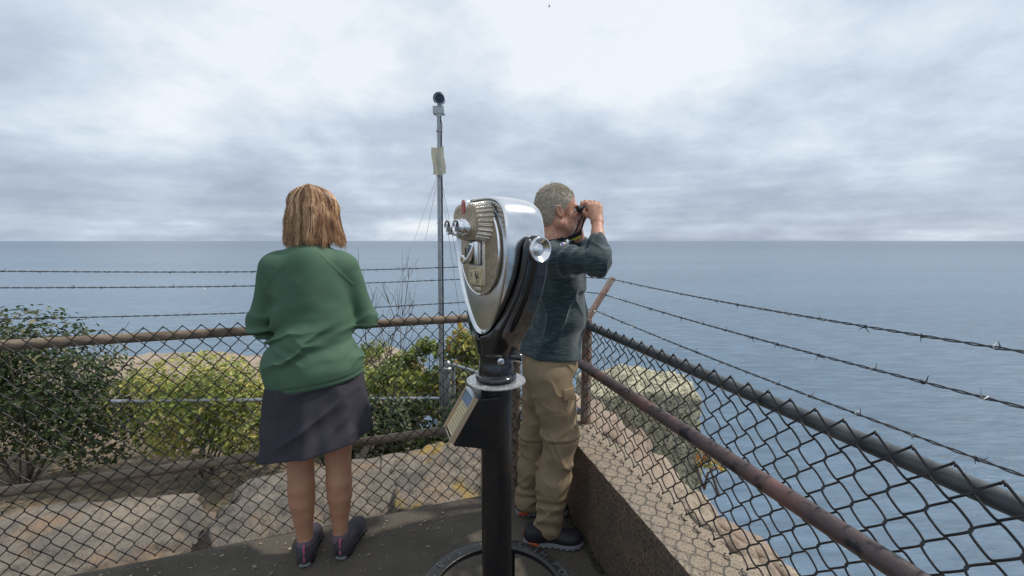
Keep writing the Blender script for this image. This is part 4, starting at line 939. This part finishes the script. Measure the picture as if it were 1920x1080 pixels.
def hair_strands(name, m, parent, roots, rad, seed, org):
    vs, fs, tone = [], [], []
    rr = random.Random(seed)
    for pts, tn in roots:
        n_ = len(pts); k0 = len(vs)
        for i, p in enumerate(pts):
            t = (pts[min(i + 1, n_ - 1)] - pts[max(i - 1, 0)]).normalized(); a = t.orthogonal().normalized(); b0 = t.cross(a); r_ = rad * (1 - 0.75 * (i / (n_ - 1)) ** 2)
            for k_ in range(3): an_ = 2.094 * k_; vs.append(p - org + (a * math.cos(an_) + b0 * math.sin(an_)) * r_); tone.append(tn)
        for i in range(n_ - 1):
            for k_ in range(3): a_ = k0 + i * 3 + k_; b2 = k0 + i * 3 + (k_ + 1) % 3; fs.append((a_, b2, b2 + 3, a_ + 3))
    me_ = bpy.data.meshes.new(name); me_.from_pydata(vs, [], fs); at = me_.attributes.new('tone', 'FLOAT', 'POINT'); at.data.foreach_set('value', tone)
    return link(name, me_, m, parent)
def relink(me_, org): me_.transform(Matrix.Translation(-org)); return me_

# ---------- man with binoculars
MO = Vector((0.15, 2.2, 0)); man = empty('person', MO)
tag(man, 'man in teal long-sleeved shirt and khaki trousers looking through binoculars at sea', 'person')
mf = Vector((1, 0.06, 0)).normalized(); mfv, ml, mu = axes(mf); AX = np.array([mfv, ml, mu])
HCm = P(1046, 399, 2.2)
sh = {'n': P(1040, 485, 2.02), 'f': P(1042, 483, 2.40)}
el = {'n': P(1121, 491, 1.90), 'f': P(1088, 488, 2.52)}
wr = {'n': P(1120, 420, 2.07), 'f': P(1083, 424, 2.36)}
def hand(Fd, wrist, knk, curl, side, thumb):
    """wrist, centre of the knuckle row, across = along the row, curl path"""
    across = Vector(thumb['across']).normalized()
    for i in range(4):
        off = (i - 1.5) * 0.0175; K = knk + across * off + Vector((0, 0, -0.003 * abs(i - 1.2))); W_ = wrist + across * off * 0.45
        Fd.cap(V3(W_), V3(K), .0155, .0115, .018)
        a = K; lens = (.036, .024, .018) if i in (1, 2) else (.032, .021, .016)
        if i == 3: lens = (.027, .018, .014)
        for j, (dv, ln) in enumerate(zip(curl, lens)):
            b0 = a + Vector(dv).normalized() * ln; Fd.cap(V3(a), V3(b0), .0098 - .001 * j, .0090 - .001 * j, .004); a = b0
    t0 = wrist.lerp(knk, 0.25) + Vector(thumb['side']) * 0.018; t1 = t0 + Vector(thumb['d1']).normalized() * .034; t2 = t1 + Vector(thumb['d2']).normalized() * .028; t3 = t2 + Vector(thumb['d3']).normalized() * .020
    Fd.cap(V3(t0), V3(t1), .014, .0115, .014); Fd.cap(V3(t1), V3(t2), .011, .0105, .005); Fd.cap(V3(t2), V3(t3), .0105, .008, .005)
B1 = Field(); g = head(B1, HCm, mf)
B1.cap(g(-.030, 0, -.055), g(-.042, 0, -.175), .056, .062, .03)
B1.cap(g(-.04, 0, -.15), V3(P(1040, 500, 2.2)), .07, .10, .04)
B1.ell(V3(P(1045, 540, 2.2)), (.11, .16, .20), AX, .05); B1.ell(V3(P(1035, 650, 2.2)), (.12, .15, .16), AX, .05)
for s_ in 'nf':
    B1.cap(V3(sh[s_]), V3(el[s_]), .048, .038, .03); B1.cap(V3(el[s_]), V3(el[s_].lerp(wr[s_], 0.35)), .037, .040, .02); B1.cap(V3(el[s_].lerp(wr[s_], 0.35)), V3(wr[s_]), .040, .025, .02, )
kn_ = P(1115, 386, 2.105); kf_ = P(1100, 386, 2.315)
hand(B1, wr['n'] + Vector((0, .004, .012)), kn_, ((-.1, .75, .55), (0, .9, -.45), (0, .2, -1)), 'n', dict(across=(-1, 0.1, 0.12), side=(-.6, .5, 0), d1=(-.7, .5, .35), d2=(-.4, .6, .45), d3=(.2, .5, .6)))
hand(B1, wr['f'] + Vector((0, -.004, .012)), kf_, ((-.1, -.75, .55), (0, -.9, -.45), (0, -.2, -1)), 'f', dict(across=(-1, -0.1, 0.12), side=(-.6, -.5, 0), d1=(-.7, -.5, .35), d2=(-.4, -.6, .45), d3=(.2, -.5, .6)))
LG = {'n': [P(1030, 700, 2.12), P(1052, 815, 2.10), P(1026, 975, 2.10)], 'f': [P(1018, 700, 2.29), P(1006, 812, 2.33), P(989, 928, 2.34)]}
for s_ in 'nf':
    h0, k0_, a0 = LG[s_]; B1.cap(V3(h0), V3(k0_), .082, .056, .04); B1.cap(V3(k0_), V3(k0_.lerp(a0, .35)), .055, .056, .03); B1.cap(V3(k0_.lerp(a0, .35)), V3(a0), .056, .034, .03)
    B1.cap(V3(a0), V3(a0 + Vector((.045, 0, -.05))), .032, .026, .02)
link('body', relink(B1.mesh('man_body', 0.0033), MO), M['skin'], man)
for s_ in (-1, 1):
    b_ = MB(); c_ = Vector(g(.076, s_ * .032, .010)) - MO; bmesh.ops.create_uvsphere(b_.b, u_segments=14, v_segments=10, radius=.0108, matrix=Matrix.Translation(c_)); b_.build('eye', M['eye'], man)
# shirt
SH = Field(); t_ = 0.012
SH.ell(V3(P(1044, 525, 2.2)), (.135, .185, .185), AX, .06); SH.ell(V3(P(1047, 592, 2.2)), (.140, .165, .15), AX, .06); SH.ell(V3(P(1032, 655, 2.2)), (.152, .182, .17), AX, .06)
SH.cap(V3(sh['n'] + Vector((-.01, .05, .0))), V3(sh['f'] + Vector((-.01, -.05, .0))), .072, .072, .05)
SH.cap(g(-.045, .0, -.15), g(-.04, 0, -.22), .074, .11, .04)
for s_ in 'nf':
    SH.cap(V3(sh[s_]), V3(el[s_]), .066, .055, .035); SH.cap(V3(el[s_]), V3(el[s_].lerp(wr[s_], 0.50)), .056, .053, .03)
for s_ in 'nf':   # cuffs: cut at the cuff plane only near the forearm
    pass
hem_n = Vector((0.10, -0.02, -1)).normalized()
zc0 = P(1030, 680, 2.03)
def fold_dirs(seed, fr, am):
    def fn_(p, d): return d + am * fbm(p @ fr, 3, seed)
    return fn_
rotA = np.array(Matrix.Rotation(R(-28), 3, 'Y')); 
def warp(p, f_, a_, sd_): return p + a_ * np.stack([vnoise(p * f_, sd_), vnoise(p * f_, sd_ + 1), vnoise(p * f_, sd_ + 2)], -1)
def shirt_post(p, d):
    p0_ = p; pw = warp(warp(p, 6, .05, 50), 15, .018, 60); q = pw @ rotA.T; rdg = (1 - np.abs(vnoise(q * np.array([13, 9, 2.6]), 4))) ** 3; rdg2 = (1 - np.abs(vnoise((pw @ np.array(Matrix.Rotation(R(40), 3, 'Y')).T) * np.array([13, 9, 5]), 14))) ** 5; f2 = fbm(p * np.array([8, 8, 6]), 2, 9)
    fold = 0.015 * rdg + 0.009 * rdg2 + 0.008 * f2 - 0.009
    # sleeve rings
    a = V3(sh['n']); b0 = V3(el['n']); t = ((p - a) @ (b0 - a)) / ((b0 - a) @ (b0 - a)); near = np.clip(1 - np.abs(p[..., 1] - 1.94) / 0.09, 0, 1) * (p[..., 2] > 1.36)
    ring_ = 0.0065 * np.sin(t * 24 + 5 * vnoise(p * 9, 2)) * np.clip(t * 1.6, 0, 1) * near
    d = d - fold * (1 - 0.5 * near) - ring_
    # hem cut (lower part only) and cuffs
    hz = zc0[2] + (p[..., 0] - zc0[0]) * (-0.10) + 0.010 * vnoise(p * np.array([11, 11, 0.01]), 8)
    d = np.maximum(d, hz - p[..., 2]); d = d - 0.004 * np.exp(-((p[..., 2] - hz - 0.012) / 0.009) ** 2) * (p[..., 2] < 1.2)
    return d
SH.post = shirt_post
ctn = el['n'].lerp(wr['n'], .50); ctf = el['f'].lerp(wr['f'], .30)
sme = relink(SH.mesh('man_shirt', 0.0042), MO); link('shirt', sme, M['teal'], man)
# collar band
b_ = MB(); cc_ = Vector(g(-.038, 0, -.150)); b_.tube([cc_ - MO + mfv * .071 * math.cos(a) + ml * .070 * math.sin(a) + Vector((0, 0, -.034 * math.cos(a))) for a in [2 * math.pi * k_ / 40 for k_ in range(40)]], 0.0065, 8, closed=True); b_.build('collar', M['teal'], man)
# sleeve patch and small chest logo
pc_ = P(1057, 460, 1.985)
b_ = MB(); T = frame_M(pc_ - MO, (0.15, -0.75, 0.62), (1, 0, 0)); b_.lathe([(0, 0.001), (.016, 0), (.016, .003), (0, .0035)], 20, T); pt_ = b_.build('sleeve_patch', M['white'], man)
b_ = MB(); b_.box((-.007, .002, .0042), (.009, .018, .001)); bmesh.ops.transform(b_.b, matrix=T, verts=b_.b.verts); b_.build('patch_field', M['navy'], pt_, smooth=False)
for k_ in range(3):
    b_ = MB(); b_.box((.006, -.006 + .006 * k_, .0042), (.013, .0028, .001)); bmesh.ops.transform(b_.b, matrix=T, verts=b_.b.verts); b_.build('patch_stripe', M['red'], pt_, smooth=False)
# trousers
PT = Field()
PT.ell(V3(P(1031, 685, 2.2)), (.138, .168, .13), AX, .05); PT.ell(V3(P(1033, 655, 2.2)), (.130, .16, .15), AX, .05)
for s_ in 'nf':
    h0, k0_, a0 = LG[s_]; m1 = k0_.lerp(a0, .55); e_ = a0 + Vector((0.008, 0, -.03))
    PT.cap(V3(h0), V3(k0_), .110, .084, .03); PT.cap(V3(k0_), V3(m1), .080, .074, .04); PT.cap(V3(m1), V3(e_), .074, .074, .04)
knz = {s_: LG[s_][1].z for s_ in 'nf'}
def pant_post(p, d):
    pw = warp(warp(p, 6, .05, 70), 16, .015, 80); q = pw @ np.array(Matrix.Rotation(R(35), 3, 'Y')).T; low = np.clip((0.75 - p[..., 2]) / 0.7, 0, 1)
    q2 = pw @ np.array(Matrix.Rotation(R(-50), 3, 'Y')).T; d = d + .005 - 0.010 * (1 - np.abs(vnoise(q * np.array([5, 6, 13]), 5))) ** 3 - 0.008 * (1 - np.abs(vnoise(q2 * np.array([4, 6, 15]), 15))) ** 5 - 0.008 * fbm(p * 7, 2, 3)
    stack = 0.006 * np.sin(p[..., 2] * 95 + 4 * vnoise(p * 10, 6)) * np.exp(-((p[..., 2] - 0.17) / 0.08) ** 2); d = d - stack
    near = p[..., 1] < 2.21
    for s_, msk in (('n', near), ('f', ~near)):
        zz = knz[s_] - 0.005 + (p[..., 0] - 0.2) * 0.06; d = np.where(msk, d - 0.007 * np.exp(-((p[..., 2] - zz - .012) / 0.012) ** 2) + 0.004 * np.exp(-((p[..., 2] - zz + .008) / 0.006) ** 2), d)
    d = np.maximum(d, 0.040 - p[..., 2] + .012 * vnoise(p * 14, 3)); d = np.maximum(d, p[..., 2] - 1.015)
    return d
PT.post = pant_post
link('trousers', relink(PT.mesh('man_trousers', 0.0045), MO), M['khaki'], man)
def seam(name, pts, m, par, org, r_=0.0016): b_ = MB(); b_.tube([Vector(p) - org for p in pts], r_, 5); return b_.build(name, m, par)
# cargo pocket flap
b_ = MB(); T = frame_M(P(1066, 740, 2.018) - MO, (0.45, -0.89, 0.03), (1, 0.5, 0)); b_.box((0, 0, 0), (.060, .055, .012), None, .003); bmesh.ops.transform(b_.b, matrix=T, verts=b_.b.verts); b_.build('pocket_flap', M['khaki'], man)
# shoes
def shoe(parent, heel, fwd, L_, W_, org, mats, name='shoe', hgt=.085, kind='m'):
    f, l2, u = axes(fwd); A_ = np.array([f, l2, u]); q = lambda a, b0, c_: V3(heel + f * a + l2 * b0 + u * c_)
    U = Field(); U.cap(q(.045, 0, .075), q(.060, 0, hgt), .040, .043, .02); U.ell(q(.05, 0, .05), (.05, .037, .045), A_, .03); U.cap(q(.08, 0, .060), q(L_ * .62, 0, .045), .040, .036, .03); U.ell(q(L_ * .76, 0, .042), (L_ * .23, W_ * .5, .035), A_, .03)
    U.cuts += [(q(0, 0, .020), -V3(u))]
    zt = hgt + heel.z + .012; U.post = lambda p, d: np.maximum(d, p[..., 2] - zt)
    uo = link(name, relink(U.mesh('shoe_upper', .003), org), mats[0], parent)
    So = Field(); So.ell(q(.048, 0, .015), (.052, .038, .030), A_, .02); So.cap(q(.05, 0, .012), q(L_ * .75, 0, .010), .034, .044, .02, sq=(V3(u), .5)); So.ell(q(L_ * .76, 0, .014), (L_ * .24, W_ * .53, .022), A_, .02)
    base_z = heel.z + .001
    So.post = lambda p, d: np.maximum(np.maximum(d - .0025 * np.sign(np.sin((p @ V3(f)) * 210)) * (p[..., 2] < base_z + .010), p[..., 2] - (base_z + .030)), base_z - p[..., 2])
    link('sole', relink(So.mesh('shoe_sole', .003), org), mats[1], uo)
    return uo, q
fn_h = P(986, 1012, 2.10); fn_h.z = 0
s1_, q = shoe(man, Vector((fn_h.x - .01, 2.085, 0)), (1, -0.03, 0), .305, .105, MO, (M['shoeblack'], M['solegrey']))
for c_, r_ in (((.045, -.036, .020), (.034, .006, .013)), ((-.001, 0, .062), (.004, .008, .026))):
    O_ = Field(); O_.ell(q(*c_), r_, np.array(axes((1, -.03, 0))), .01); link('orange_insert', relink(O_.mesh('insert', .002), MO), M['orange'], s1_)
s2_, q = shoe(man, Vector((0.02, 2.335, 0)), (1, 0.04, 0), .305, .105, MO, (M['shoeblack'], M['solegrey']))
for c_, r_ in (((.045, -.036, .020), (.034, .006, .013)), ((-.001, 0, .062), (.004, .008, .026))):
    O_ = Field(); O_.ell(q(*c_), r_, np.array(axes((1, .04, 0))), .01); link('orange_insert', relink(O_.mesh('insert', .002), MO), M['orange'], s2_)
# laces
for k_ in range(5):
    x0 = .13 + .022 * k_; a = Vector(q(0, 0, 0)); 
    hv = Vector((fn_h.x - .01, 2.085, 0)); b_ = MB(); b_.tube([hv + Vector((x0, -.025, .088 - .008 * k_)) - MO, hv + Vector((x0 + .008, 0, .098 - .008 * k_)) - MO, hv + Vector((x0, .025, .088 - .008 * k_)) - MO], .0028, 6); b_.build('lace', M['solegrey'], s1_)
# hair of the man
HM = Field(); HM.ell(g(-.016, 0, .040), (.101, .081, .104), AX, .02)
HM.ell(g(-.055, 0, -.03), (.055, .066, .055), AX, .03)
HM.ell(g(.080, 0, -.010), (.055, .12, .078), AX, .02, op='-'); HM.ell(g(.0, .085, -.020), (.026, .03, .040), AX, .01, op='-'); HM.ell(g(.0, -.085, -.020), (.026, .03, .040), AX, .01, op='-')
HM.ell(g(.035, 0, -.075), (.07, .12, .06), AX, .02, op='-')
HM.post = lambda p, d: d - .0012 * vnoise(p * 80, 1)
hmm = HM.mesh('man_hair', .003); hm_o = link('hair', relink(hmm, MO), M['hairbase_m'], man)
rr = random.Random(3); roots = []; co = np.empty(len(hmm.vertices) * 3, np.float32); hmm.vertices.foreach_get('co', co); co = co.reshape(-1, 3); nr = np.empty(len(hmm.vertices) * 3, np.float32); hmm.vertices.foreach_get('normal', nr); nr = nr.reshape(-1, 3)
for _ in range(9000):
    i = rr.randrange(len(co)); p = Vector(co[i]) + MO; nn = Vector(nr[i]); rel = (p - HCm)
    if nn.dot(mfv) > 0.9 or nn.z < -0.5: continue
    wz = min(1, max(0, (rel.z - .05) / .06)); fl_ = (-mfv * .5 - mu * .75) * (1 - wz) + (mfv * .62 + ml * .25 * rr.uniform(-1, 1)) * wz * (1 if rel.dot(mfv) > -.03 else .1) - mu * .2; fl_ = fl_ + nn * .1
    fl_ = (fl_ - nn * fl_.dot(nn) * .75 + Vector([rr.gauss(0, .05) for _k in range(3)])).normalized(); ln = rr.uniform(.012, .022)
    roots.append(([p - nn * .001, p + fl_ * ln * .5 + nn * .0015, p + fl_ * ln], min(1, max(0, .48 + rr.gauss(0, .13) + .2 * rel.z / .14))))
hair_strands('hair_strands', M['hair_m'], hm_o, roots, .0009, 1, MO)
# spectacle cord and watch
seam('spectacle_cord', [g(.002, -.086, .028), g(-.045, -.086, .030), g(-.10, -.05, .034), g(-.118, 0, .036)], M['white'], man, MO, .0009)
# ---------- binoculars
bo = P(1096, 393, 2.2); bn_ = empty('binoculars', bo); tag(bn_, 'small black binoculars held to the man\'s eyes on a dark strap', 'binoculars')
for s_ in (-1, 1):
    T = frame_M(Vector((0, 0, 0)) + ml * s_ * .033, mfv, (0, 0, 1))
    b_ = MB(); b_.lathe([(0, -.020), (.017, -.020), (.019, -.012), (.0215, .01), (.0225, .048), (.024, .05), (.024, .062), (.020, .062), (.018, .05), (0, .05)], 28, T); br_ = b_.build('barrel', M['strap'], bn_)
    b_ = MB(); b_.lathe([(0, -.036), (.0115, -.036), (.0145, -.043), (.0175, -.043), (.0180, -.028), (.0165, -.020), (0, -.020)], 24, T); b_.build('eyecup', M['shoeblack'], br_)
b_ = MB(); b_.box((.01, 0, .008), (.045, .05, .014), None, .004); b_.build('bridge', M['strap'], bn_)
sp_ = [P(1092, 404, 2.15), P(1085, 420, 2.11), P(1077, 438, 2.10), P(1068, 446, 2.11), P(1050, 449, 2.125), P(1032, 446, 2.14), P(1020, 440, 2.18)]
def ribbon(name, pts, w_, m, par, org, wd=(0, 0, 1), th=.0015):
    b_ = MB(); pts = [Vector(p) - org for p in pts]; pts = [Vector(v) for v in pts]; wd = Vector(wd).normalized(); rws = []
    for i, p in enumerate(pts): rws.append((b_.b.verts.new(p - wd * w_ / 2), b_.b.verts.new(p + wd * w_ / 2)))
    for a_, c_ in zip(rws, rws[1:]): b_.b.faces.new((a_[0], a_[1], c_[1], c_[0]))
    bmesh.ops.solidify(b_.b, geom=b_.b.faces[:], thickness=th); return b_.build(name, m, par)
ribbon('strap', sp_[:4], .009, M['strap'], bn_, bo, (1, 0, .3)); ribbon('strap', sp_[3:], .010, M['strap'], bn_, bo)
ribbon('strap', [P(1096, 406, 2.26), P(1092, 425, 2.24), P(1084, 440, 2.22), P(1070, 448, 2.16)], .009, M['strap'], bn_, bo, (1, 0, .3))
ribbon('strap_pad', [P(1065, 447, 2.095), P(1078, 442, 2.10), P(1091, 436, 2.11)], .020, M['strap'], bn_, bo); ribbon('strap_edge', [P(1066, 447, 2.104), P(1079, 447, 2.107), P(1088, 442, 2.115)], .016, M['yellow'], bn_, bo)
# ---------- woman
WOv = Vector((-0.93, 2.0, 0)); wom = empty('person', WOv); tag(wom, 'woman with auburn bob in green pullover and dark skort seen from behind', 'person')
wf = Vector((-0.30, 0.954, 0)).normalized(); wfv, wl2, wu = axes(wf); AW = np.array([wfv, wl2, wu]); wrg = -wl2   # wrg: her right
HCw = P(589, 412, 2.10)
def W(r_, f_, z): return WOv + wrg * r_ + wfv * f_ + Vector((0, 0, z))
B2 = Field(); gw = head(B2, HCw, wf)
B2.cap(gw(-.028, 0, -.06), gw(-.045, 0, -.19), .050, .058, .03)
for s_ in (1, -1):
    shw = W(s_ * .155, .02, 1.43); elw = W(s_ * .222, .07, 1.165); wrw = W(s_ * .13, .27, 1.135)
    B2.cap(V3(shw), V3(elw), .044, .036, .03); B2.cap(V3(elw), V3(wrw), .036, .024, .02)
    kk = W(s_ * .085, .33, 1.150)
    for i in range(4):
        off = (i - 1.5) * .016; K = kk + wrg * off * s_; B2.cap(V3(wrw + wrg * off * .4 * s_), V3(K), .013, .010, .015); k2 = K + wfv * .022 + Vector((0, 0, -.012)); k3 = k2 + Vector((0, 0, -.024)) + wfv * .004
        B2.cap(V3(K), V3(k2), .0085, .008, .004); B2.cap(V3(k2), V3(k3), .008, .007, .004)
    t0 = wrw + wfv * .02 - wrg * s_ * .012; B2.cap(V3(t0), V3(t0 + wfv * .035 - wrg * s_ * .018), .011, .010, .01); B2.cap(V3(t0 + wfv * .035 - wrg * s_ * .018), V3(t0 + wfv * .06 - wrg * s_ * .022 - Vector((0, 0, .012))), .010, .008, .004)
    hp = W(s_ * .085, 0, .90); kn2 = W(s_ * .082, .015, .50); cf = W(s_ * .084, -.012, .36); ak = W(s_ * .080 - (.0 if s_ > 0 else .0), -.01, .095)
    prof_ = [(.90, .0, .097, .085), (.62, .010, .079, .085), (.52, .012, .062, .083), (.45, .004, .058, .084), (.38, -.008, .0600, .084), (.31, -.010, .0575, .084), (.24, -.008, .048, .083), (.17, -.008, .038, .081), (.10, -.010, .0335, .080)]
    for (za, fa, ra_, xa), (zb, fb, rb_, xb) in zip(prof_, prof_[1:]): B2.cap(V3(W(s_ * xa, fa, za)), V3(W(s_ * xb, fb, zb)), ra_, rb_, .006)
    B2.cap(V3(ak), V3(ak + wfv * .10 + Vector((0, 0, -.05))), .034, .024, .02)
B2.ell(V3(W(0, .0, 1.33)), (.09, .15, .17), AW, .05); B2.ell(V3(W(0, 0, 1.0)), (.10, .155, .17), AW, .06)
link('body', relink(B2.mesh('woman_body', 0.0036), WOv), M['skinleg'], wom)
PW = Field()
PW.ell(V3(W(0, .01, 1.36)), (.110, .178, .155), AW, .06); PW.ell(V3(W(0, .01, 1.20)), (.118, .172, .17), AW, .06); PW.ell(V3(W(0, .0, 1.01)), (.142, .206, .17), AW, .06); PW.ell(V3(W(0, .0, .93)), (.152, .216, .15), AW, .05)
PW.cap(V3(W(-.115, .01, 1.445)), V3(W(.115, .01, 1.445)), .060, .060, .05); PW.cap(V3(gw(-.045, 0, -.115)), V3(W(0, .0, 1.46)), .056, .085, .05)
for s_ in (1, -1):
    shw = W(s_ * .150, .015, 1.425); elw = W(s_ * .226, .07, 1.17); wrw = W(s_ * .14, .25, 1.14)
    PW.cap(V3(shw), V3(elw), .066, .052, .03); PW.cap(V3(elw), V3(wrw), .052, .038, .03)
def pw_post(p, d):
    x = (p - V3(WOv)) @ V3(wrg); q = np.stack([x, (p - V3(WOv)) @ V3(wfv), p[..., 2]], -1)
    q0 = q; q = warp(warp(q, 6, .05, 90), 15, .015, 95); rot = np.array(Matrix.Rotation(R(22), 3, 'Y')); qq = q @ rot.T
    wst = np.exp(-((p[..., 2] - 1.09) / 0.13) ** 2)
    rd = 1 - 2 * np.abs(vnoise(qq * np.array([3.5, 6, 17]), 7)); rd2 = 1 - 2 * np.abs(vnoise((q @ np.array(Matrix.Rotation(R(-40), 3, 'Y')).T) * np.array([4, 6, 15]), 3))
    d = d - (0.0008 + 0.019 * wst) * rd - 0.0045 * fbm(q * 7, 2, 5) - 0.003 * rd2 * np.clip((1.45 - p[..., 2]) * 6, 0, 1)
    hz = .890 + x * .14 + .004 * vnoise(p * np.array([9, 9, .01]), 8)
    d = np.maximum(d, hz - p[..., 2]); d = d + .003 * np.exp(-((p[..., 2] - hz - .022) / .004) ** 2) * (p[..., 2] < 1.05)
    # raglan seam
    zs = 1.50 - 1.15 * (np.abs(x) - .05); sd_ = np.exp(-((p[..., 2] - zs) / .007) ** 2) * (np.abs(x) > .05) * (np.abs(x) < .185) * (q0[..., 1] < .03); d = d - .0018 * sd_
    return d
PW.post = pw_post
link('pullover', relink(PW.mesh('woman_pullover', .0042), WOv), M['green'], wom)
b_ = MB(); c_ = Vector(gw(-.045, 0, -.118)); b_.tube([c_ - WOv + wfv * .058 * math.cos(a) + wl2 * .060 * math.sin(a) + Vector((0, 0, -.016 * math.cos(a))) for a in [2 * math.pi * k_ / 36 for k_ in range(36)]], .012, 8, closed=True); b_.build('collar', M['green'], wom)
SK = Field()
def skirt(p, d):
    q = p - V3(WOv); x = q @ V3(wrg); y = q @ V3(wfv); z = p[..., 2]; t = np.clip((1.04 - z) / .46, 0, 1.2)
    a = .176 + .082 * t ** .8; b0 = .118 + .065 * t; ang = np.arctan2(y, x)
    wob = 1 + .035 * t * np.sin(ang * 7 + 1.3) + .02 * t * np.sin(ang * 12 + z * 6)
    rr2 = np.sqrt((x / a) ** 2 + ((y) / b0) ** 2) / wob; dd = (rr2 - 1) * b0
    nz2 = 1 - 2 * np.abs(vnoise((np.stack([x, y, z], -1) @ np.array(Matrix.Rotation(R(35), 3, 'Y')).T) * np.array([6, 6, 14]), 9)); dd = dd - .0065 * nz2 - .004 * fbm(q * 7, 2, 2)
    hz = .600 + x * .15; return np.maximum(np.maximum(dd, z - 1.0), hz - z)
SK.ell(V3(W(0, 0, .82)), (.30, .30, .32), AW, .05); SK.post = skirt
link('skort', relink(SK.mesh('woman_skort', .0042), WOv), M['skirt'], wom)
for s_ in (1, -1):
    hl = W(s_ * .080, -.062, 0); dirw = wf + wrg * (0.34 if s_ > 0 else 0.05)
    so_, q = shoe(wom, hl, dirw, .27, .098, WOv, (M['shoegrey'], M['shoeblack']), hgt=.082)
    f, l3, u = axes(dirw); Ax = np.array([f, l3, u])
    O_ = Field(); O_.ell(q(.008, 0, .012), (.014, .028, .012), Ax, .01); O_.cuts.append((q(0, 0, .001), (0, 0, -1))); link('heel_bumper', relink(O_.mesh('heel', .0025), WOv), M['solegrey'], so_)
    b_ = MB(); b_.tube([Vector(q(.000, 0, .035)) - WOv, Vector(q(.002, 0, .065)) - WOv, Vector(q(.000, 0, .095)) - WOv, Vector(q(.015, 0, .104)) - WOv], .0055, 8); b_.build('pull_tab', M['pink'], so_)
    for s3 in (-1, 1): b_ = MB(); b_.tube([Vector(q(.006, s3 * .020, .072)) - WOv, Vector(q(.03, s3 * .040, .055)) - WOv, Vector(q(.07, s3 * .042, .070)) - WOv, Vector(q(.12, s3 * .036, .050)) - WOv], .0022, 6); b_.build('shoe_trim', M['solegrey'], so_)
    b_ = MB(); ak = W(s_ * .080, -.01, .0); b_.tube([ak - WOv + Vector((0, 0, .075)), ak - WOv + Vector((0, 0, .118))], .039, 20); b_.build('sock', M['sock'], wom)
# hair of the woman
HW = Field(); HW.ell(gw(-.018, 0, .030), (.108, .098, .108), AW, .03); HW.cap(gw(-.040, .055, .0), gw(-.045, .068, -.065), .062, .050, .03); HW.cap(gw(-.040, -.055, .0), gw(-.045, -.068, -.065), .062, .050, .03); HW.cap(gw(-.065, 0, .0), gw(-.068, 0, -.065), .060, .045, .03)
HW.ell(gw(.085, 0, -.03), (.06, .07, .09), AW, .02, op='-')
HW.post = lambda p, d: d - .002 * vnoise(p * np.array([70, 70, 14]), 1) + .007
hwo = link('hair', relink(HW.mesh('woman_hair', .0035), WOv), M['hairbase_w'], wom)
rr = random.Random(8); roots = []
for _ in range(10000):
    s_ = rr.choice((-1, 1)); phi = rr.uniform(-0.55, math.pi / 2 + .08); lay = rr.random(); R_ = 1.0 + .055 * lay
    st0 = rr.uniform(.02, .25) if rr.random() < .5 else rr.uniform(.25, 1.2)
    root = .055 - .12 * max(0, phi) / 1.6 + rr.uniform(-.02, .02); clump = noise.noise(Vector((phi * 9 * s_, 3, 1))) * 1.6; aend = rr.uniform(2.22, 2.52) + .16 * noise.noise(Vector((phi * 14 * s_, 9, lay * 2))) * 1.6 + (.12 if rr.random() < .06 else 0)
    ph = rr.uniform(0, 6.28); wv = rr.uniform(.001, .006) + .004 * abs(clump); fk = rr.uniform(-.015, .05) + .03 * clump; pts = []; sw = rr.gauss(0, .05)
    for i in range(13):
        t = i / 12; a = st0 + t * (aend + .10 * clump - st0)
        if a < 1.45: hx, hz_ = math.sin(a) ** .78, math.cos(a) ** 1.0
        else: hx, hz_ = math.sin(1.45) ** .78 + (a - 1.45) * .05, math.cos(1.45) - (a - 1.45) * 1.28
        hx += fk * max(0, t - .6) * 8
        p2 = phi + sw * t; ex = .106 * hx * math.cos(p2); eb = .108 * hx * math.sin(p2); w1 = wv * math.sin(ph + t * 7)
        pts.append(Vector(gw(-.022 + root * (1 - min(1, math.sin(min(a, 1.57)))) - eb * R_, -s_ * ex * R_ + w1, .030 + .118 * hz_ * (R_ if hz_ > 0 else 1) + w1 * .5)))
        nv = noise.noise_vector(pts[-1] * 17 + Vector((0, 0, lay * .6))); pts[-1] = pts[-1] + Vector((nv.x, nv.y, nv.z * .4)) * (.004 + .011 * t)
    roots.append((pts, min(1, max(0, .42 + rr.gauss(0, .10) + .75 * noise.noise(Vector((phi * 8 * s_, 1, 7 + lay * 1.5))) + (.12 if lay > .8 else 0)))))
hair_strands('hair_strands', M['hair_w'], hwo, roots, .0011, 2, WOv)
# bird far out over the sea
bd_ = empty('gull', P(1030, 12, 60)); tag(bd_, 'tiny dark bird flying high in the sky above the mast', 'bird')
b_ = MB(); b_.tube([(-.14, 0, 0), (0, 0, .01), (.16, 0, 0)], [.01, .04, .01], 8); b_.build('body', M['ink'], bd_)
for s_ in (-1, 1):
    b_ = MB(); vs_ = [b_.b.verts.new(v) for v in ((-.05, 0, .01), (.06, 0, .01), (.03, s_ * .25, .09), (-.10, s_ * .5, .02), (-.06, s_ * .25, .09))]; b_.b.faces.new(vs_); bmesh.ops.solidify(b_.b, geom=b_.b.faces[:], thickness=.006); b_.build('wing', M['ink'], bd_)
